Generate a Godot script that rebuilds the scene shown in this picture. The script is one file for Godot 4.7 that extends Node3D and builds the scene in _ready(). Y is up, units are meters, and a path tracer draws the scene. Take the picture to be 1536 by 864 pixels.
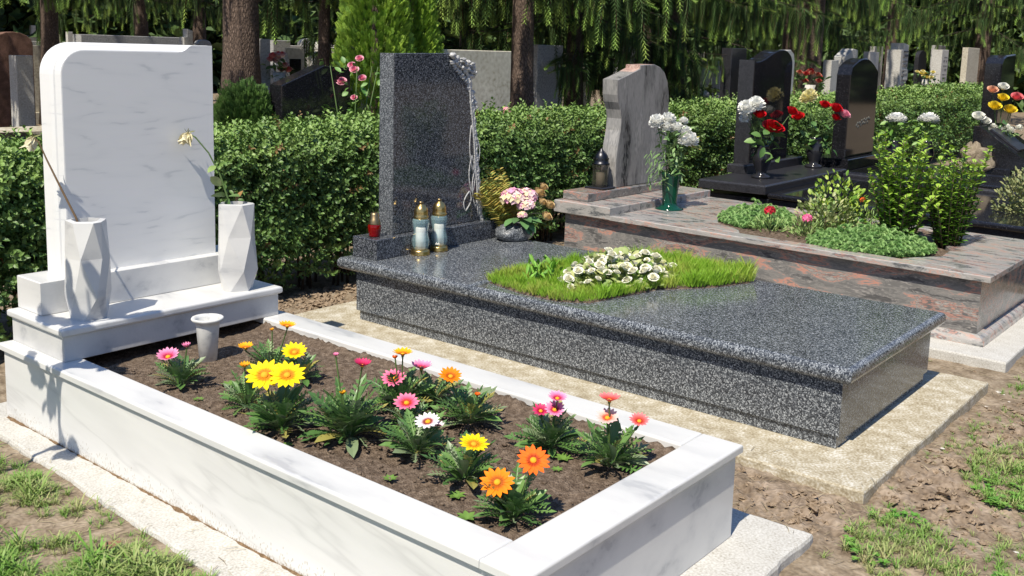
extends Node3D
# A sunny corner of a cemetery: white marble grave with gazanias, blue-grey granite grave, pink granite grave, hedge and shaded spruces.

var M := {}
var X := {}
var used := {}
var rng := RandomNumberGenerator.new()
var noise := FastNoiseLite.new()
var noise_fine := FastNoiseLite.new()

func _ready() -> void:
	rng.seed = 7
	noise.seed = 3
	noise.frequency = 1.0
	noise_fine.seed = 11
	noise_fine.frequency = 1.0
	camera_and_light()
	make_textures()
	make_materials()
	make_ground()
	make_footings()
	white_grave()
	granite_grave()
	pink_grave()
	black_graves()
	objects_on_white()
	objects_on_granite()
	objects_on_pink()
	objects_on_black()
	gazania_bed()
	ground_cover()
	hedge()
	near_shrubs()
	far_stones()
	spruces()
	woods()

func camera_and_light() -> void:
	var cam := Camera3D.new()
	cam.name = "camera"
	add_child(cam)
	var f := 1495.303
	cam.transform = Transform3D(Basis(Vector3(0.63414855, 0.02700666, 0.77273945), Vector3(0.09793028, 0.98853638, -0.11491508), Vector3(-0.76698453, 0.14854783, 0.62423414)).orthonormalized(), Vector3(-1.5482, 1.3753, 1.1931))
	cam.near = 0.1
	cam.far = 400.0
	cam.projection = Camera3D.PROJECTION_FRUSTUM
	cam.size = 864.0 / f * cam.near
	cam.frustum_offset = Vector2(0, -(432.0 - 304.1) / f * cam.near)
	cam.current = true
	var sun := DirectionalLight3D.new()
	sun.name = "sun"
	sun.light_energy = 1.36
	sun.light_color = Color(1.0, 0.965, 0.9)
	sun.light_angular_distance = 0.5
	sun.shadow_enabled = true
	add_child(sun)
	sun.look_at_from_position(Vector3.ZERO, Vector3(0.65, -1.0, -0.15), Vector3.UP)
	var we := WorldEnvironment.new()
	we.name = "daylight"
	var e := Environment.new()
	e.background_mode = Environment.BG_SKY
	var sm := ProceduralSkyMaterial.new()
	sm.sky_top_color = Color(0.36, 0.48, 0.68)
	sm.sky_horizon_color = Color(0.78, 0.83, 0.88)
	sm.sky_curve = 0.15
	sm.ground_bottom_color = Color(0.2, 0.2, 0.16)
	sm.ground_horizon_color = Color(0.5, 0.52, 0.5)
	sm.sun_angle_max = 12.0
	sm.energy_multiplier = 0.95
	var sky := Sky.new()
	sky.sky_material = sm
	e.sky = sky
	e.tonemap_mode = Environment.TONE_MAPPER_LINEAR
	e.tonemap_exposure = 1.42
	e.sdfgi_enabled = true
	e.ssao_enabled = true
	e.ssil_enabled = true
	we.environment = e
	add_child(we)

# ---------------------------------------------------------------- helpers
func numbered(called: String) -> String:
	if not used.has(called):
		used[called] = 0
		return called
	used[called] += 1
	return "%s_%03d" % [called, used[called]]

func thing(called: String, label: String, category: String, at := Vector3.ZERO, turn := 0.0, group := "") -> Node3D:
	var o := Node3D.new()
	o.name = numbered(called)
	add_child(o)
	o.position = at
	o.rotation.y = turn
	o.set_meta("label", label)
	o.set_meta("category", category)
	if group:
		o.set_meta("group", group)
	return o

func part(parent: Node, called: String, mesh: Mesh, m: Material, at := Transform3D()) -> MeshInstance3D:
	var o := MeshInstance3D.new()
	o.name = called
	o.mesh = mesh
	o.material_override = m
	o.transform = at
	parent.add_child(o, true)
	return o

func struct(called: String, mesh: Mesh, m: Material, label := "") -> MeshInstance3D:
	var o := part(self, numbered(called), mesh, m)
	o.set_meta("kind", "structure")
	if label:
		o.set_meta("label", label)
	return o

func scatter(parent: Node, called: String, mesh: Mesh, m: Material, xf: Array, cols := PackedColorArray(), stuff := true) -> MultiMeshInstance3D:
	var mm := MultiMesh.new()
	mm.transform_format = MultiMesh.TRANSFORM_3D
	mm.use_colors = cols.size() > 0
	mm.mesh = mesh
	mm.instance_count = xf.size()
	for i in xf.size():
		mm.set_instance_transform(i, xf[i])
	for i in cols.size():
		mm.set_instance_color(i, cols[i])
	var o := MultiMeshInstance3D.new()
	o.name = called
	o.multimesh = mm
	o.material_override = m
	if stuff:
		o.set_meta("kind", "stuff")
	parent.add_child(o, true)
	return o

func begin() -> SurfaceTool:
	var st := SurfaceTool.new()
	st.begin(Mesh.PRIMITIVE_TRIANGLES)
	st.set_smooth_group(-1)
	return st

func done(st: SurfaceTool) -> ArrayMesh:
	st.generate_normals()
	return st.commit()

func tri(st: SurfaceTool, a: Vector3, b: Vector3, c: Vector3) -> void:
	st.add_vertex(a)
	st.add_vertex(c)
	st.add_vertex(b)

func quad(st: SurfaceTool, a: Vector3, b: Vector3, c: Vector3, d: Vector3) -> void:
	tri(st, a, b, c)
	tri(st, a, c, d)

# polygon in (x, z), profile of (inset, height); xf places it
func pslab(st: SurfaceTool, poly: PackedVector2Array, prof: Array, xf := Transform3D(), wts := []) -> void:
	var area := 0.0
	var n := poly.size()
	for i in n:
		area += poly[i].cross(poly[(i + 1) % n])
	if area < 0:
		poly.reverse()
		if wts.size() == n:
			var w2 := []
			for i in n:
				w2.append(wts[(n - 2 - i + n) % n])
			wts = w2
	var rings := []
	for pr in prof:
		var ring := PackedVector3Array()
		for i in n:
			var a := poly[(i + n - 1) % n]
			var b := poly[i]
			var c := poly[(i + 1) % n]
			var e0 := (b - a).normalized()
			var e1 := (c - b).normalized()
			var n0 := Vector2(e0.y, -e0.x)
			var n1 := Vector2(e1.y, -e1.x)
			var w0: float = -pr.x * (1.0 if wts.is_empty() else float(wts[(i + n - 1) % n]))
			var w1: float = -pr.x * (1.0 if wts.is_empty() else float(wts[i]))
			var det := n0.cross(n1)
			var off := n0 * w0
			if absf(det) > 0.05:
				off = Vector2(w0 * n1.y - w1 * n0.y, n0.x * w1 - n1.x * w0) / det
			var q := b + off
			ring.append(xf * Vector3(q.x, pr.y, q.y))
		rings.append(ring)
	for k in rings.size() - 1:
		for i in n:
			var j := (i + 1) % n
			quad(st, rings[k][i], rings[k + 1][i], rings[k + 1][j], rings[k][j])
	var base := PackedVector2Array()
	for p in poly:
		base.append(p)
	var idx := Geometry2D.triangulate_polygon(base)
	var top: PackedVector3Array = rings[rings.size() - 1]
	var bot: PackedVector3Array = rings[0]
	for k in range(0, idx.size(), 3):
		var a := idx[k]
		var b := idx[k + 1]
		var c := idx[k + 2]
		if (base[b] - base[a]).cross(base[c] - base[a]) < 0:
			var t := b
			b = c
			c = t
		tri(st, top[a], top[c], top[b])
		tri(st, bot[a], bot[b], bot[c])

func rect(x0: float, x1: float, z0: float, z1: float) -> PackedVector2Array:
	return PackedVector2Array([Vector2(x0, z0), Vector2(x1, z0), Vector2(x1, z1), Vector2(x0, z1)])

func box_to(st: SurfaceTool, x0: float, x1: float, y0: float, y1: float, z0: float, z1: float, b := 0.003, xf := Transform3D()) -> void:
	pslab(st, rect(x0, x1, z0, z1), [Vector2(b, y0), Vector2(0, y0 + b), Vector2(0, y1 - b), Vector2(b, y1)], xf)

func box(x0: float, x1: float, y0: float, y1: float, z0: float, z1: float, b := 0.003) -> ArrayMesh:
	var st := begin()
	box_to(st, x0, x1, y0, y1, z0, z1, b)
	return done(st)

# slab with a rounded nosing of radius r along the top edge (and bottom if both)
func nosed(x0: float, x1: float, y0: float, y1: float, z0: float, z1: float, r: float, both := false, seg := 6) -> ArrayMesh:
	var st := begin()
	var prof := []
	if both:
		for k in seg + 1:
			var a := PI * 0.5 * k / seg
			prof.append(Vector2(r * (1.0 - sin(a)), y0 + r * (1.0 - cos(a))))
	else:
		prof.append(Vector2(0.002, y0))
		prof.append(Vector2(0.0, y0 + 0.002))
	for k in seg + 1:
		var a := PI * 0.5 * k / seg
		prof.append(Vector2(r * (1.0 - cos(a)), y1 - r * (1.0 - sin(a))))
	pslab(st, rect(x0, x1, z0, z1), prof)
	return done(st)

func face_xf(z: float) -> Transform3D:
	return Transform3D(Basis(Vector3.RIGHT, Vector3(0, 0, -1), Vector3.UP), Vector3(0, 0, z))

# upright slab: outline in (x, y), front at z_front, thickness t, chamfer b
func upright(outline: PackedVector2Array, z_front: float, t: float, b := 0.004, wts := []) -> ArrayMesh:
	var st := begin()
	pslab(st, outline, [Vector2(b, 0), Vector2(0, b), Vector2(0, t - 0.003), Vector2(0.003, t)], face_xf(z_front), wts)
	return done(st)

func lathe(st: SurfaceTool, prof: Array, segs: int, at := Vector3.ZERO, smooth := true, turn := 0.0) -> void:
	st.set_smooth_group(1 if smooth else -1)
	for k in prof.size() - 1:
		for i in segs:
			var a0 := turn + TAU * i / segs
			var a1 := turn + TAU * (i + 1) / segs
			var p: Vector2 = prof[k]
			var q: Vector2 = prof[k + 1]
			var A := at + Vector3(p.x * cos(a0), p.y, p.x * sin(a0))
			var B := at + Vector3(p.x * cos(a1), p.y, p.x * sin(a1))
			var C := at + Vector3(q.x * cos(a1), q.y, q.x * sin(a1))
			var D := at + Vector3(q.x * cos(a0), q.y, q.x * sin(a0))
			if p.x > 1e-5:
				tri(st, A, C, B)
			if q.x > 1e-5:
				tri(st, A, D, C)
	st.set_smooth_group(-1)

func lathed(prof: Array, segs := 20, smooth := true) -> ArrayMesh:
	var st := begin()
	lathe(st, prof, segs, Vector3.ZERO, smooth)
	return done(st)

func tube(st: SurfaceTool, pts: Array, radii: Array, segs := 6) -> void:
	st.set_smooth_group(1)
	var rings := []
	for i in pts.size():
		var d: Vector3 = (pts[mini(i + 1, pts.size() - 1)] - pts[maxi(i - 1, 0)]).normalized()
		var s := d.cross(Vector3.UP if absf(d.y) < 0.9 else Vector3.RIGHT).normalized()
		var u := s.cross(d)
		var ring := PackedVector3Array()
		for k in segs:
			var a := TAU * k / segs
			ring.append(pts[i] + (s * cos(a) + u * sin(a)) * float(radii[mini(i, radii.size() - 1)]))
		rings.append(ring)
	for i in rings.size() - 1:
		for k in segs:
			var j := (k + 1) % segs
			quad(st, rings[i][k], rings[i][j], rings[i + 1][j], rings[i + 1][k])
	for k in range(1, segs - 1):
		tri(st, rings[0][0], rings[0][k + 1], rings[0][k])
		var l := rings.size() - 1
		tri(st, rings[l][0], rings[l][k], rings[l][k + 1])
	st.set_smooth_group(-1)

func tubed(pts: Array, radii: Array, segs := 6) -> ArrayMesh:
	var st := begin()
	tube(st, pts, radii, segs)
	return done(st)

func blob(st: SurfaceTool, at: Vector3, r: Vector3, amp: float, freq: float, nu := 14, nv := 9, shift := 0.0) -> void:
	st.set_smooth_group(1)
	var pts := []
	for v in nv + 1:
		var row := PackedVector3Array()
		for u in nu:
			var th := PI * v / nv
			var ph := TAU * u / nu
			var d := Vector3(sin(th) * cos(ph), cos(th), sin(th) * sin(ph))
			var k := 1.0 + amp * noise.get_noise_3dv(d * freq + Vector3.ONE * shift)
			row.append(at + d * r * k)
		pts.append(row)
	for v in nv:
		for u in nu:
			var w := (u + 1) % nu
			if v > 0:
				tri(st, pts[v][u], pts[v][w], pts[v + 1][w])
			if v < nv - 1:
				tri(st, pts[v][u], pts[v + 1][w], pts[v + 1][u])
	st.set_smooth_group(-1)

func rv(a: float, b: float) -> float:
	return rng.randf_range(a, b)

func lin(r: float, g: float, b: float) -> Color:
	return Color(r, g, b)

# ---------------------------------------------------------------- textures
func fnl(kind: int, freq: float, sd: int, oct := 3, fractal := FastNoiseLite.FRACTAL_FBM) -> FastNoiseLite:
	var n := FastNoiseLite.new()
	n.noise_type = kind
	n.frequency = freq
	n.seed = sd
	n.fractal_type = fractal
	n.fractal_octaves = oct
	return n

func grey(n: FastNoiseLite, size: int, skirt := 0.12) -> PackedByteArray:
	var im := n.get_seamless_image(size, size, false, false, skirt, true)
	im.convert(Image.FORMAT_L8)
	return im.get_data()

func level(d: PackedByteArray) -> PackedByteArray:
	# spread the values evenly over 0..255
	var hist := PackedInt32Array()
	hist.resize(256)
	for b in d:
		hist[b] += 1
	var lut := PackedByteArray()
	var sum := 0
	for k in 256:
		sum += hist[k]
		lut.append(int(255.0 * sum / d.size()))
	var out := PackedByteArray()
	out.resize(d.size())
	for k in d.size():
		out[k] = lut[d[k]]
	return out

func ramp(stops: Array) -> PackedByteArray:
	# stops of [value 0..1, r, g, b] in linear light -> 256 sRGB triples
	var out := PackedByteArray()
	for i in 256:
		var t := i / 255.0
		var c := Color(stops[0][1], stops[0][2], stops[0][3])
		for k in stops.size() - 1:
			var a: Array = stops[k]
			var b: Array = stops[k + 1]
			if t >= a[0]:
				var w := clampf((t - a[0]) / maxf(b[0] - a[0], 1e-5), 0, 1)
				c = Color(a[1], a[2], a[3]).lerp(Color(b[1], b[2], b[3]), w)
		var s := c.linear_to_srgb()
		out.append(int(clampf(s.r, 0, 1) * 255))
		out.append(int(clampf(s.g, 0, 1) * 255))
		out.append(int(clampf(s.b, 0, 1) * 255))
	return out

# base value picks from the ramp, the second layer scales it a little
func paint(size: int, base: PackedByteArray, stops: Array, second := PackedByteArray(), amount := 0.0) -> ImageTexture:
	var lut := ramp(stops)
	var out := PackedByteArray()
	out.resize(size * size * 3)
	for i in size * size:
		var v := int(base[i])
		if amount != 0.0:
			v = clampi(v + int((int(second[i]) - 128) * amount), 0, 255)
		out[i * 3] = lut[v * 3]
		out[i * 3 + 1] = lut[v * 3 + 1]
		out[i * 3 + 2] = lut[v * 3 + 2]
	return ImageTexture.create_from_image(Image.create_from_data(size, size, false, Image.FORMAT_RGB8, out))

func grey_tex(size: int, data: PackedByteArray) -> ImageTexture:
	return ImageTexture.create_from_image(Image.create_from_data(size, size, false, Image.FORMAT_L8, data))

func make_textures() -> void:
	var S := FastNoiseLite.TYPE_SIMPLEX_SMOOTH
	var C := FastNoiseLite.TYPE_CELLULAR
	# marble: soft grey drifts with thin darker veins
	var drift := fnl(S, 0.007, 21, 5)
	drift.domain_warp_enabled = true
	drift.domain_warp_amplitude = 30.0
	drift.domain_warp_frequency = 0.006
	var soft := grey(fnl(S, 0.05, 5, 4), 512)
	X.marble = paint(512, level(grey(drift, 512)), [[0.0, 0.71, 0.71, 0.695], [0.55, 0.68, 0.68, 0.668], [0.85, 0.63, 0.633, 0.627], [0.96, 0.57, 0.575, 0.575], [1.0, 0.48, 0.49, 0.5]], soft, 0.14)
	var thread := fnl(S, 0.008, 22, 2, FastNoiseLite.FRACTAL_RIDGED)
	thread.domain_warp_enabled = true
	thread.domain_warp_amplitude = 25.0
	thread.domain_warp_frequency = 0.008
	X.marble_grey = paint(512, grey(thread, 512), [[0.0, 0.79, 0.795, 0.79], [0.7, 0.77, 0.777, 0.775], [0.9, 0.745, 0.755, 0.755], [1.0, 0.63, 0.645, 0.655]], level(grey(drift, 512)), 0.2)
	# crystals
	var cell := fnl(C, 0.085, 31, 1, FastNoiseLite.FRACTAL_NONE)
	cell.cellular_return_type = FastNoiseLite.RETURN_CELL_VALUE
	cell.cellular_jitter = 1.0
	cell.domain_warp_enabled = true
	cell.domain_warp_amplitude = 8.0
	cell.domain_warp_frequency = 0.08
	var cells := grey(cell, 1024, 0.05)
	var fine := fnl(C, 0.23, 32, 1, FastNoiseLite.FRACTAL_NONE)
	fine.cellular_return_type = FastNoiseLite.RETURN_CELL_VALUE
	var fines := grey(fine, 1024, 0.05)
	X.granite = paint(1024, cells, [[0.0, 0.02, 0.022, 0.027], [0.25, 0.035, 0.041, 0.051], [0.45, 0.078, 0.087, 0.099], [0.7, 0.122, 0.136, 0.152], [0.85, 0.172, 0.187, 0.204], [0.94, 0.265, 0.283, 0.3], [1.0, 0.46, 0.48, 0.5]], fines, 0.85)
	X.black = paint(512, grey(fine, 512, 0.05), [[0.0, 0.008, 0.008, 0.01], [0.8, 0.013, 0.013, 0.016], [0.94, 0.022, 0.022, 0.026], [1.0, 0.06, 0.06, 0.07]])
	X.darkgrey = paint(512, grey(fine, 512, 0.05), [[0.0, 0.04, 0.04, 0.045], [0.5, 0.09, 0.09, 0.1], [1.0, 0.2, 0.2, 0.21]])
	# pink banded gneiss
	var band := fnl(S, 0.0045, 47, 2, FastNoiseLite.FRACTAL_PING_PONG)
	band.fractal_ping_pong_strength = 1.7
	band.domain_warp_enabled = true
	band.domain_warp_amplitude = 90.0
	band.domain_warp_frequency = 0.0045
	band.domain_warp_fractal_octaves = 3
	var bands := level(grey(band, 1024))
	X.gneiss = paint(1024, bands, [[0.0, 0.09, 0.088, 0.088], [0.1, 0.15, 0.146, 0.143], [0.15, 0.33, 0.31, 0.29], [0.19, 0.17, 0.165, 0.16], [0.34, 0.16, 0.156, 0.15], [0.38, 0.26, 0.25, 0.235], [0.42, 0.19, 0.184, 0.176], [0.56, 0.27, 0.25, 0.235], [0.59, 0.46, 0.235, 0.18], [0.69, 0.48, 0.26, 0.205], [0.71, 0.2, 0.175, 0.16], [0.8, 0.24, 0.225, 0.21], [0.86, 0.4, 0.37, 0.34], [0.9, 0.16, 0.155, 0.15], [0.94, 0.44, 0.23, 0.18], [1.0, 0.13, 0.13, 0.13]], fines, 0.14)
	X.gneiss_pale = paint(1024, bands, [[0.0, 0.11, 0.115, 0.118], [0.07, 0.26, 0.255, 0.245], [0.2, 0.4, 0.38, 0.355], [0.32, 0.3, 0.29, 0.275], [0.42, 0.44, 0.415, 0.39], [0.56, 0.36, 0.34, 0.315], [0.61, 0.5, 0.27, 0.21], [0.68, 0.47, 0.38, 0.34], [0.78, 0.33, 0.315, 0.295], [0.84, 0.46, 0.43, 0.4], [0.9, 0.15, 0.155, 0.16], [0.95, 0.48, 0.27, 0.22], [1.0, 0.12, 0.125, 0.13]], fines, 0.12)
	var band2 := fnl(S, 0.006, 48, 4)
	band2.domain_warp_enabled = true
	band2.domain_warp_amplitude = 50.0
	band2.domain_warp_frequency = 0.006
	X.greypink = paint(512, level(grey(band2, 512)), [[0.0, 0.035, 0.036, 0.038], [0.06, 0.13, 0.128, 0.126], [0.35, 0.24, 0.234, 0.226], [0.6, 0.31, 0.298, 0.285], [0.85, 0.23, 0.224, 0.216], [1.0, 0.36, 0.345, 0.325]], grey(fine, 512, 0.05), 0.3)
	X.pinkspeck = paint(512, grey(fine, 512, 0.05), [[0.0, 0.24, 0.13, 0.105], [0.5, 0.43, 0.285, 0.23], [1.0, 0.56, 0.44, 0.38]], level(grey(band2, 512)), 0.5)
	# concrete
	var rough := grey(fnl(S, 0.09, 61, 3), 512)
	X.rough = grey_tex(512, rough)
	X.concrete = paint(512, grey(fnl(S, 0.1, 62, 4), 512), [[0.0, 0.24, 0.195, 0.125], [0.35, 0.36, 0.31, 0.215], [0.6, 0.45, 0.405, 0.305], [0.82, 0.55, 0.52, 0.445], [1.0, 0.63, 0.61, 0.55]], grey(fnl(S, 0.012, 65, 5), 512), 0.75)
	X.pale = paint(512, grey(fnl(S, 0.11, 63, 4), 512), [[0.0, 0.22, 0.2, 0.165], [0.2, 0.39, 0.37, 0.325], [0.4, 0.47, 0.455, 0.42], [0.65, 0.52, 0.51, 0.475], [1.0, 0.63, 0.62, 0.59]], grey(fnl(S, 0.012, 64, 5), 512), 0.3)
	# earth
	var grain := grey(fnl(S, 0.12, 71, 4), 512)
	X.grain = grey_tex(512, grain)
	X.soil = paint(512, grey(fnl(S, 0.03, 72, 5), 512), [[0.0, 0.07, 0.05, 0.036], [0.5, 0.135, 0.1, 0.073], [1.0, 0.24, 0.185, 0.14]], grain, 0.7)
	X.dirt = paint(512, grey(fnl(S, 0.02, 73, 5), 512), [[0.0, 0.14, 0.108, 0.076], [0.5, 0.26, 0.21, 0.156], [1.0, 0.4, 0.335, 0.262]], grain, 0.6)
	# bark
	var bark := fnl(C, 0.05, 81, 2)
	bark.cellular_return_type = FastNoiseLite.RETURN_DISTANCE2_SUB
	var barks := grey(bark, 512)
	X.bark_h = grey_tex(512, barks)
	X.bark = paint(512, barks, [[0.0, 0.035, 0.024, 0.018], [0.3, 0.1, 0.068, 0.05], [0.7, 0.19, 0.135, 0.105], [1.0, 0.28, 0.21, 0.17]], grain, 0.4)
	# carved stone
	X.rawstone = paint(512, rough, [[0.0, 0.24, 0.24, 0.235], [0.5, 0.45, 0.45, 0.445], [1.0, 0.64, 0.635, 0.625]], grain, 0.5)

func stone(tex: Texture2D, scale: Vector3, rough: float, tint := Color.WHITE, spec := 0.5) -> StandardMaterial3D:
	var m := StandardMaterial3D.new()
	m.albedo_color = tint
	m.albedo_texture = tex
	m.roughness = rough
	m.metallic_specular = spec
	m.uv1_triplanar = true
	m.uv1_world_triplanar = true
	m.uv1_triplanar_sharpness = 8.0
	m.uv1_scale = scale
	return m

func relief(m: StandardMaterial3D, h: Texture2D, cm: float) -> StandardMaterial3D:
	m.heightmap_enabled = true
	m.heightmap_texture = h
	m.heightmap_scale = cm
	return m

func plain(c: Color, rough := 0.6, backlight := 0.0, spec := 0.5) -> StandardMaterial3D:
	var m := StandardMaterial3D.new()
	m.albedo_color = c.linear_to_srgb()
	m.roughness = rough
	m.metallic_specular = spec
	m.cull_mode = BaseMaterial3D.CULL_DISABLED
	if backlight > 0:
		m.backlight_enabled = true
		m.backlight = Color(backlight, backlight, backlight)
	return m

func tinted(rough := 0.55, backlight := 0.35, spec := 0.5) -> StandardMaterial3D:
	var m := plain(Color.WHITE, rough, backlight, spec)
	m.vertex_color_use_as_albedo = true
	return m

func metal(c: Color, rough: float) -> StandardMaterial3D:
	var m := plain(c, rough)
	m.metallic = 1.0
	return m

func make_materials() -> void:
	M.marble = stone(X.marble, Vector3(1.3, 1.8, 0.45), 0.28, Color(0.975, 0.975, 0.975))
	M.marble_face = stone(X.marble_grey, Vector3(0.5, 2.6, 0.5), 0.32)
	M.marble_rough = relief(stone(X.marble, Vector3(1.6, 1.6, 1.6), 0.6, Color(0.9, 0.9, 0.9)), X.rough, 0.03)
	M.granite = stone(X.granite, Vector3(2.6, 2.6, 2.6), 0.14, Color(0.985, 0.985, 0.985))
	M.granite_face = stone(X.granite, Vector3(2.6, 2.6, 2.6), 0.06, Color(0.79, 0.79, 0.81))  # same granite, smoother polish; darker tint puts the face's dim light into the colour
	M.granite_rough = stone(X.granite, Vector3(2.9, 2.9, 2.9), 0.45, Color(0.95, 0.95, 0.95))
	M.black = stone(X.black, Vector3(2, 2, 2), 0.07)
	M.black_side = stone(X.darkgrey, Vector3(2, 2, 2), 0.3, Color(0.55, 0.55, 0.57))
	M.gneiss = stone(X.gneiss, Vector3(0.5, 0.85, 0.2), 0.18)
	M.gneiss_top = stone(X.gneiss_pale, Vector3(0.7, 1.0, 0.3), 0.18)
	M.greypink = stone(X.greypink, Vector3(1.5, 0.3, 1.5), 0.25)
	M.pinkside = stone(X.pinkspeck, Vector3(2.2, 1.6, 2.2), 0.45)
	M.concrete = relief(stone(X.concrete, Vector3(1.5, 1.5, 1.5), 0.9), X.grain, 0.05)
	M.pale = relief(stone(X.pale, Vector3(1.7, 1.7, 1.7), 0.92), X.grain, 0.07)
	M.soil = relief(stone(X.soil, Vector3(2.2, 2.2, 2.2), 0.95), X.grain, 0.5)
	M.soil.metallic_specular = 0.2
	M.dirt = relief(stone(X.dirt, Vector3(0.8, 0.8, 0.8), 0.95), X.grain, 0.5)
	M.dirt.metallic_specular = 0.2
	M.dirt.vertex_color_use_as_albedo = true
	M.bark = relief(stone(X.bark, Vector3(2.2, 0.7, 2.2), 0.9), X.bark_h, 1.2)
	M.raw = relief(stone(X.rawstone, Vector3(2.5, 2.5, 2.5), 0.7), X.rough, 0.3)
	M.leaf = tinted(0.5, 0.35)
	M.soft_leaf = tinted(0.6, 0.35)
	M.needle = tinted(0.6, 0.2, 0.3)
	M.petal = tinted(0.6, 0.3, 0.3)
	M.twig = plain(lin(0.09, 0.06, 0.04), 0.8)
	M.limb = plain(lin(0.035, 0.026, 0.018), 0.9)
	M.stem = plain(lin(0.08, 0.14, 0.035), 0.6)
	M.drystem = plain(lin(0.16, 0.1, 0.05), 0.7)
	M.gold = metal(lin(0.62, 0.44, 0.17), 0.28)
	M.oldgold = metal(lin(0.32, 0.24, 0.13), 0.4)
	M.darkmetal = metal(lin(0.06, 0.06, 0.065), 0.35)
	M.plastic = relief(stone(X.marble, Vector3(6, 6, 6), 0.5, Color(0.97, 0.97, 0.96)), X.rough, 0.02)
	M.greenvase = plain(lin(0.004, 0.05, 0.03), 0.12)
	M.blackvase = plain(lin(0.02, 0.02, 0.024), 0.15)
	M.wax = plain(lin(0.75, 0.74, 0.68), 0.5)
	var g := StandardMaterial3D.new()
	g.albedo_color = Color(0.72, 0.88, 0.9, 0.22)
	g.roughness = 0.05
	g.transparency = BaseMaterial3D.TRANSPARENCY_ALPHA
	M.glass = g
	var rg := StandardMaterial3D.new()
	rg.albedo_color = Color(0.5, 0.01, 0.02, 0.85)
	rg.roughness = 0.08
	rg.transparency = BaseMaterial3D.TRANSPARENCY_ALPHA
	M.redglass = rg
	var sg := StandardMaterial3D.new()
	sg.albedo_color = Color(0.25, 0.24, 0.22, 0.55)
	sg.roughness = 0.1
	sg.transparency = BaseMaterial3D.TRANSPARENCY_ALPHA
	M.smoke = sg
	M.sand = relief(stone(X.dirt, Vector3(1.5, 1.5, 1.5), 0.9, Color(0.95, 0.95, 0.92)), X.rough, 0.6)
	M.pebble = plain(lin(0.6, 0.57, 0.52), 0.8)
	M.dryleaf = plain(lin(0.2, 0.11, 0.06), 0.8, 0.2)

# ---------------------------------------------------------------- setting
func clod_zone(x: float, z: float) -> float:
	# churned earth lying in front of and beside the grey granite footing
	var a := Vector2(x - 1.85, (z - 0.36) * 1.5).length()
	var b := Vector2((x - 2.5) * 0.75, (z - 0.55) * 1.7).length()
	var c := Vector2((x - 1.38) * 1.6, z * 0.9).length()
	return clampf(1.25 - minf(minf(a * 1.9, b * 1.5), c * 2.6), 0.0, 1.0)

func ground_y(x: float, z: float) -> float:
	var y := -0.05 + 0.018 * noise.get_noise_2d(x * 1.3, z * 1.3) + 0.006 * noise_fine.get_noise_2d(x * 9.0, z * 9.0)
	var cz := clod_zone(x, z)
	if cz > 0.0:
		var r := 1.0 - absf(noise_fine.get_noise_2d(x * 13.0, z * 13.0))
		var r2 := 1.0 - absf(noise.get_noise_2d(x * 27.0 + 5.0, z * 27.0))
		y += cz * (0.01 + 0.032 * (r * r - 0.5) + 0.016 * (r2 - 0.6))
	if z < -2.6 and z > -3.4:
		y += 0.03 * absf(noise_fine.get_noise_2d(x * 8.0, z * 8.0))
	if x < -0.05 and x > -3.0:
		y += 0.036
	elif x < 1.55:
		y += 0.012 * (1.0 - cz)
	return y

func axis(lo: float, hi: float, step: float, far: float) -> PackedFloat32Array:
	var out := PackedFloat32Array()
	var left := []
	var p := lo
	var s := step
	while p > -far:
		s *= 1.25
		p -= s
		left.push_front(p)
	for q in left:
		out.append(q)
	p = lo
	while p < hi:
		out.append(p)
		p += step
	s = step
	while p < far:
		out.append(p)
		s *= 1.25
		p += s
	out.append(p)
	return out

func make_ground() -> void:
	var xs := axis(-0.9, 4.2, 0.017, 160.0)
	var zs := axis(-3.7, 1.25, 0.017, 160.0)
	var nx := xs.size()
	var nz := zs.size()
	var v := PackedVector3Array()
	var n := PackedVector3Array()
	var c := PackedColorArray()
	v.resize(nx * nz)
	n.resize(nx * nz)
	c.resize(nx * nz)
	for j in nz:
		for i in nx:
			var x := xs[i]
			var z := zs[j]
			v[j * nx + i] = Vector3(x, ground_y(x, z) if absf(x) < 9.0 and absf(z) < 9.0 else -0.05, z)
			var k := 0.5 + 0.5 * noise.get_noise_2d(x * 0.9 + 20.0, z * 0.9)
			var col := Color(1.0, 0.98, 0.94).lerp(Color(0.82, 0.8, 0.76), k)
			col = col.lerp(Color(0.95, 0.9, 0.88), clod_zone(x, z))
			c[j * nx + i] = col
	for j in nz:
		for i in nx:
			var i0 := maxi(i - 1, 0)
			var i1 := mini(i + 1, nx - 1)
			var j0 := maxi(j - 1, 0)
			var j1 := mini(j + 1, nz - 1)
			var dx := v[j * nx + i1] - v[j * nx + i0]
			var dz := v[j1 * nx + i] - v[j0 * nx + i]
			n[j * nx + i] = dz.cross(dx).normalized()
	var idx := PackedInt32Array()
	idx.resize((nx - 1) * (nz - 1) * 6)
	var w := 0
	for j in nz - 1:
		for i in nx - 1:
			var a := j * nx + i
			idx[w] = a
			idx[w + 1] = a + 1
			idx[w + 2] = a + nx
			idx[w + 3] = a + 1
			idx[w + 4] = a + nx + 1
			idx[w + 5] = a + nx
			w += 6
	var arr := []
	arr.resize(Mesh.ARRAY_MAX)
	arr[Mesh.ARRAY_VERTEX] = v
	arr[Mesh.ARRAY_NORMAL] = n
	arr[Mesh.ARRAY_COLOR] = c
	arr[Mesh.ARRAY_INDEX] = idx
	var am := ArrayMesh.new()
	am.add_surface_from_arrays(Mesh.PRIMITIVE_TRIANGLES, arr)
	struct("ground", am, M.dirt, "bare brown cemetery earth between the graves")

func ragged_white() -> PackedVector2Array:
	return ragged_quad([Vector2(-0.07, -2.62), Vector2(1.173, -2.62), Vector2(1.173, 0.158), Vector2(-0.165, 0.158)], 0.014, 0.03)

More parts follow.
